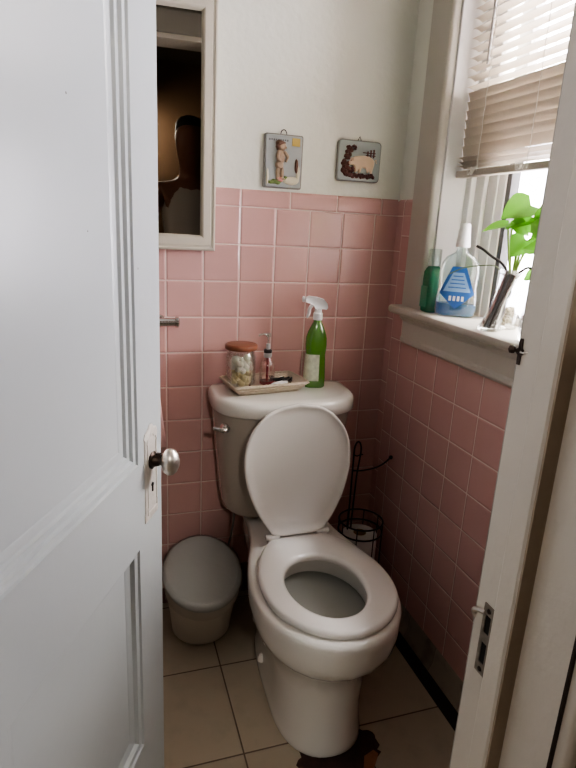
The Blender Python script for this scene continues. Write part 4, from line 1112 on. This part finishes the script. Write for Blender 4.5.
# palm and fingers of the phone hand
ph_c = CAM - f * .012 - u2 * .075 - r2 * .0 - PO        # phone lower edge
palm = ph_c - f * .030 - u2 * .010 + r2 * .0
nd.append((tuple(palm), (.036, .018))); ed.append((13, len(nd) - 1)); pi_ = len(nd) - 1
for k, (a, ln) in enumerate(((-.030, .9), (-.010, 1), (.010, .97), (.030, .8))):
    i0 = len(nd)
    side = -1
    b0_ = palm + u2 * (.012 + .018 * k) + r2 * (-.040)
    nd += [(tuple(b0_), .010), (tuple(b0_ + f * .022 - r2 * .006), .009), (tuple(b0_ + f * .036 * ln + r2 * .010), .008)]
    ed += [(pi_, i0), (i0, i0 + 1), (i0 + 1, i0 + 2)]
i0 = len(nd); b0_ = palm + r2 * .038 + u2 * .01
nd += [(tuple(b0_), .012), (tuple(b0_ + u2 * .03 + f * .010), .010), (tuple(b0_ + u2 * .055 + f * .018), .009)]; ed += [(pi_, i0), (i0, i0 + 1), (i0 + 1, i0 + 2)]
# relaxed right hand fingers
for k, x in enumerate((-.026, -.009, .009, .025)):
    i0 = len(nd); ln = (.85, 1, .95, .75)[k]
    nd += [((.25, .075 + x, .80), .0095), ((.247, .078 + x, .80 - .035 * ln), .0085), ((.240, .080 + x, .80 - .065 * ln), .0075)]; ed += [(19, i0), (i0, i0 + 1), (i0 + 1, i0 + 2)]
i0 = len(nd); nd += [((.238, .118, .835), .011), ((.232, .130, .80), .009)]; ed += [(19, i0), (i0, i0 + 1)]
body = skin_obj('body', nd, ed, M_skin, pp)
# clothing
skin_obj('tank_top', [((0, 0, .93), (.165, .118)), ((0, 0, 1.12), (.150, .112)), ((0, .005, 1.28), (.185, .135)), ((0, 0, 1.42), (.175, .13)), ((-.085, 0, 1.50), (.050, .095)), ((.085, 0, 1.50), (.050, .095))], [(0, 1), (1, 2), (2, 3), (3, 4), (3, 5)], M_tank, pp)
skin_obj('jeans', [((0, 0, .99), (.160, .112)), ((-.09, 0, .90), .10), ((-.10, .01, .70), .090), ((-.105, .02, .50), .072), ((-.11, 0, .33), .066), ((-.11, -.01, .08), .058), ((.09, 0, .90), .10), ((.10, .01, .70), .090), ((.105, .02, .50), .072), ((.11, 0, .33), .066), ((.11, -.01, .08), .058)], [(0, 1), (1, 2), (2, 3), (3, 4), (4, 5), (0, 6), (6, 7), (7, 8), (8, 9), (9, 10)], M_jeans, pp)
bm = BM()
lathe(bm, [(.088, .0), (.092, .03), (.088, .065), (.066, .095), (.03, .108), (.0005, .11)], (0, -.004, 1.745), n=28, sx=.93, sy=1.15); obj('hair', bm, M_hair, pp)
bm = BM(); lathe(bm, [(.0005, 0), (.011, .004), (.010, .016), (.0005, .036)], (0, .118, 1.672), n=12); obj('nose', bm, M_skin, pp)
for s in (-1, 1):
    bm = BM(); ball(bm, (s * .030, .112, 1.708), .009, 14); obj('eye', bm, M_white, pp)
    bm = BM(); ball(bm, (s * .030, .119, 1.708), .0045, 10); obj('pupil', bm, M_hair, pp)
    bm = BM(); lathe(bm, [(.0005, -.006), (.016, -.004), (.016, .004), (.0005, .006)], (s * .078, .02, 1.705), n=16, axis='x', sy=1.7, sx=.9); obj('ear', bm, M_skin, pp)
bm = BM(); tube(bm, smooth_path([(-.024, .108, 1.640), (-.008, .119, 1.642), (.008, .119, 1.642), (.024, .108, 1.640)], 4), .005, 8); obj('mouth', bm, simple('lips', (.25, .07, .06), .5), pp)
for s in (-1, 1):
    bm = BM(); lathe(bm, [(.045, 0), (.05, .008), (.048, .04), (.035, .075), (.0005, .085)], (s * .112, .05, .002), n=24, sx=.95, sy=2.5); obj('shoe', bm, M_rubber, pp)
# phone, just behind the lens
Mph = Matrix((( *r2, 0), (*u2, 0), (*(-f), 0), (0, 0, 0, 1))).transposed(); Mph = Matrix([[Mph[i][j] for j in range(4)] for i in range(4)])
Mph = Matrix(((r2.x, u2.x, -f.x, CAM.x), (r2.y, u2.y, -f.y, CAM.y), (r2.z, u2.z, -f.z, CAM.z), (0, 0, 0, 1)))
fo = bpy.data.objects.new('smartphone', None); link(fo); fo.matrix_world = Mph; tag(fo, 'black phone held up by the person at chest height', 'phone')
bm = BM(); extrude_poly(bm, [(a + .0, b_ - .062) for a, b_ in rounded_rect(.074, .155, .010)], .006, .0135, axis='z'); obj('phone_body', bm, M_rubber, fo, smooth=False)
bm = BM(); extrude_poly(bm, [(a, b_ - .062) for a, b_ in rounded_rect(.069, .149, .008)], .0136, .0142, axis='z'); obj('screen', bm, simple('phone_screen', (.02, .02, .025), .1), fo, smooth=False)

# unseen pendant lamp added in the hall as fill light
hl = thing('fill_pendant', 'added white glass pendant lamp, unseen, giving fill light from the hallway behind the camera', 'lamp', (-.82, -3.0, CZ))
bm = BM(); lathe(bm, [(.04, 0), (.04, -.02), (.006, -.03), (.006, -.33)], n=20); obj('fill_lamp_rod', bm, M_bronze, hl)
bm = BM(); lathe(bm, [(.02, -.31), (.05, -.33), (.11, -.38), (.13, -.42), (.128, -.42), (.108, -.382), (.05, -.335), (.02, -.315)], n=36, cap0=False, cap1=False); obj('fill_lamp_shade', bm, simple('fill_lamp_glass', (.9, .85, .75), .5), hl)
def area(name, loc, rot, sx, sy, e, col, portal=False, spread=None):
    L_ = bpy.data.lights.new(name, 'AREA'); L_.shape = 'RECTANGLE'; L_.size = sx; L_.size_y = sy; L_.energy = e; L_.color = col
    if portal: L_.cycles.is_portal = True
    if spread: L_.spread = spread
    o = bpy.data.objects.new(name, L_); link(o); o.location = loc; o.rotation_euler = rot; return o
L_ = bpy.data.lights.new('hall_fill', 'POINT'); L_.energy = 18; L_.shadow_soft_size = .06; L_.color = (1, .95, .88)
o = bpy.data.objects.new('hall_fill', L_); link(o); o.location = (-.82, -3.0, 1.98)
L_ = bpy.data.lights.new('sconce_fill', 'POINT'); L_.energy = 9; L_.shadow_soft_size = .09; L_.color = (1, .92, .82)  # unseen sconce light added to brighten the person, jamb and right wall
o = bpy.data.objects.new('sconce_fill', L_); link(o); o.location = (-2.10, -1.75, 1.9)
wl = thing('fill_sconce', 'added brass wall sconce with a white glass cup, unseen, giving fill light from the hallway side wall', 'lamp', (-2.3, -1.75, 1.82))
bm = BM(); lathe(bm, [(.05, .0), (.05, .01), (.03, .02), (.012, .025)], (0, 0, 0), n=24, axis='x'); tube(bm, smooth_path([(.02, 0, 0), (.10, 0, -.03), (.17, 0, -.02), (.195, 0, .01)], 4), .007, 8); obj('bracket', bm, M_bronze, wl)
bm = BM(); lathe(bm, [(.01, .0), (.03, .01), (.05, .035), (.055, .05), (.052, .05), (.028, .014), (.0005, .006)], (.20, 0, .01), n=28, cap0=False, cap1=False); obj('fill_sconce_cup', bm, M_white, wl)
area('window_portal', (.145, -.61, 1.55), (0, R(90), 0), 1.0, .75, 10, (1, 1, 1), portal=True)
# overcast sky brightness outside: a soft sun, low and wide
S = bpy.data.lights.new('soft_sun', 'SUN'); S.energy = 2.5; S.angle = R(7); S.color = (1, .97, .92)
o = bpy.data.objects.new('soft_sun', S); link(o)
d = Vector((-1.0, .14, -1.75)).normalized(); o.rotation_euler = d.to_track_quat('-Z', 'Y').to_euler(); o.location = (1.5, -1.2, 2.6)

# world: bright hazy daylight
w = bpy.data.worlds.new('World'); bpy.context.scene.world = w; w.use_nodes = True; nt = w.node_tree
bg = nt.nodes['Background']
tc = N(nt, 'ShaderNodeTexCoord'); sp_ = N(nt, 'ShaderNodeSeparateXYZ'); nt.links.new(tc.outputs['Generated'], sp_.inputs[0])
rmp = N(nt, 'ShaderNodeMapRange'); nt.links.new(sp_.outputs[2], rmp.inputs[0]); rmp.inputs[1].default_value = .0; rmp.inputs[2].default_value = .6
nt.links.new(mixc(nt, rmp.outputs[0], (.56, .53, .54), (.83, .78, .70)), bg.inputs[0]); bg.inputs[1].default_value = 26.0

# ------------------------------------------------------------------ camera
cam = bpy.data.cameras.new('camera'); co = bpy.data.objects.new('camera', cam); link(co)
co.matrix_world = Mph
cam.sensor_fit = 'AUTO'; cam.sensor_width = 36; cam.lens = 565.13 / 768 * 36; cam.clip_start = .01
sc = bpy.context.scene; sc.camera = co
sc.view_settings.view_transform = 'AgX'
try: sc.view_settings.look = 'AgX - Medium High Contrast'
except Exception: pass
sc.view_settings.exposure = 1.4
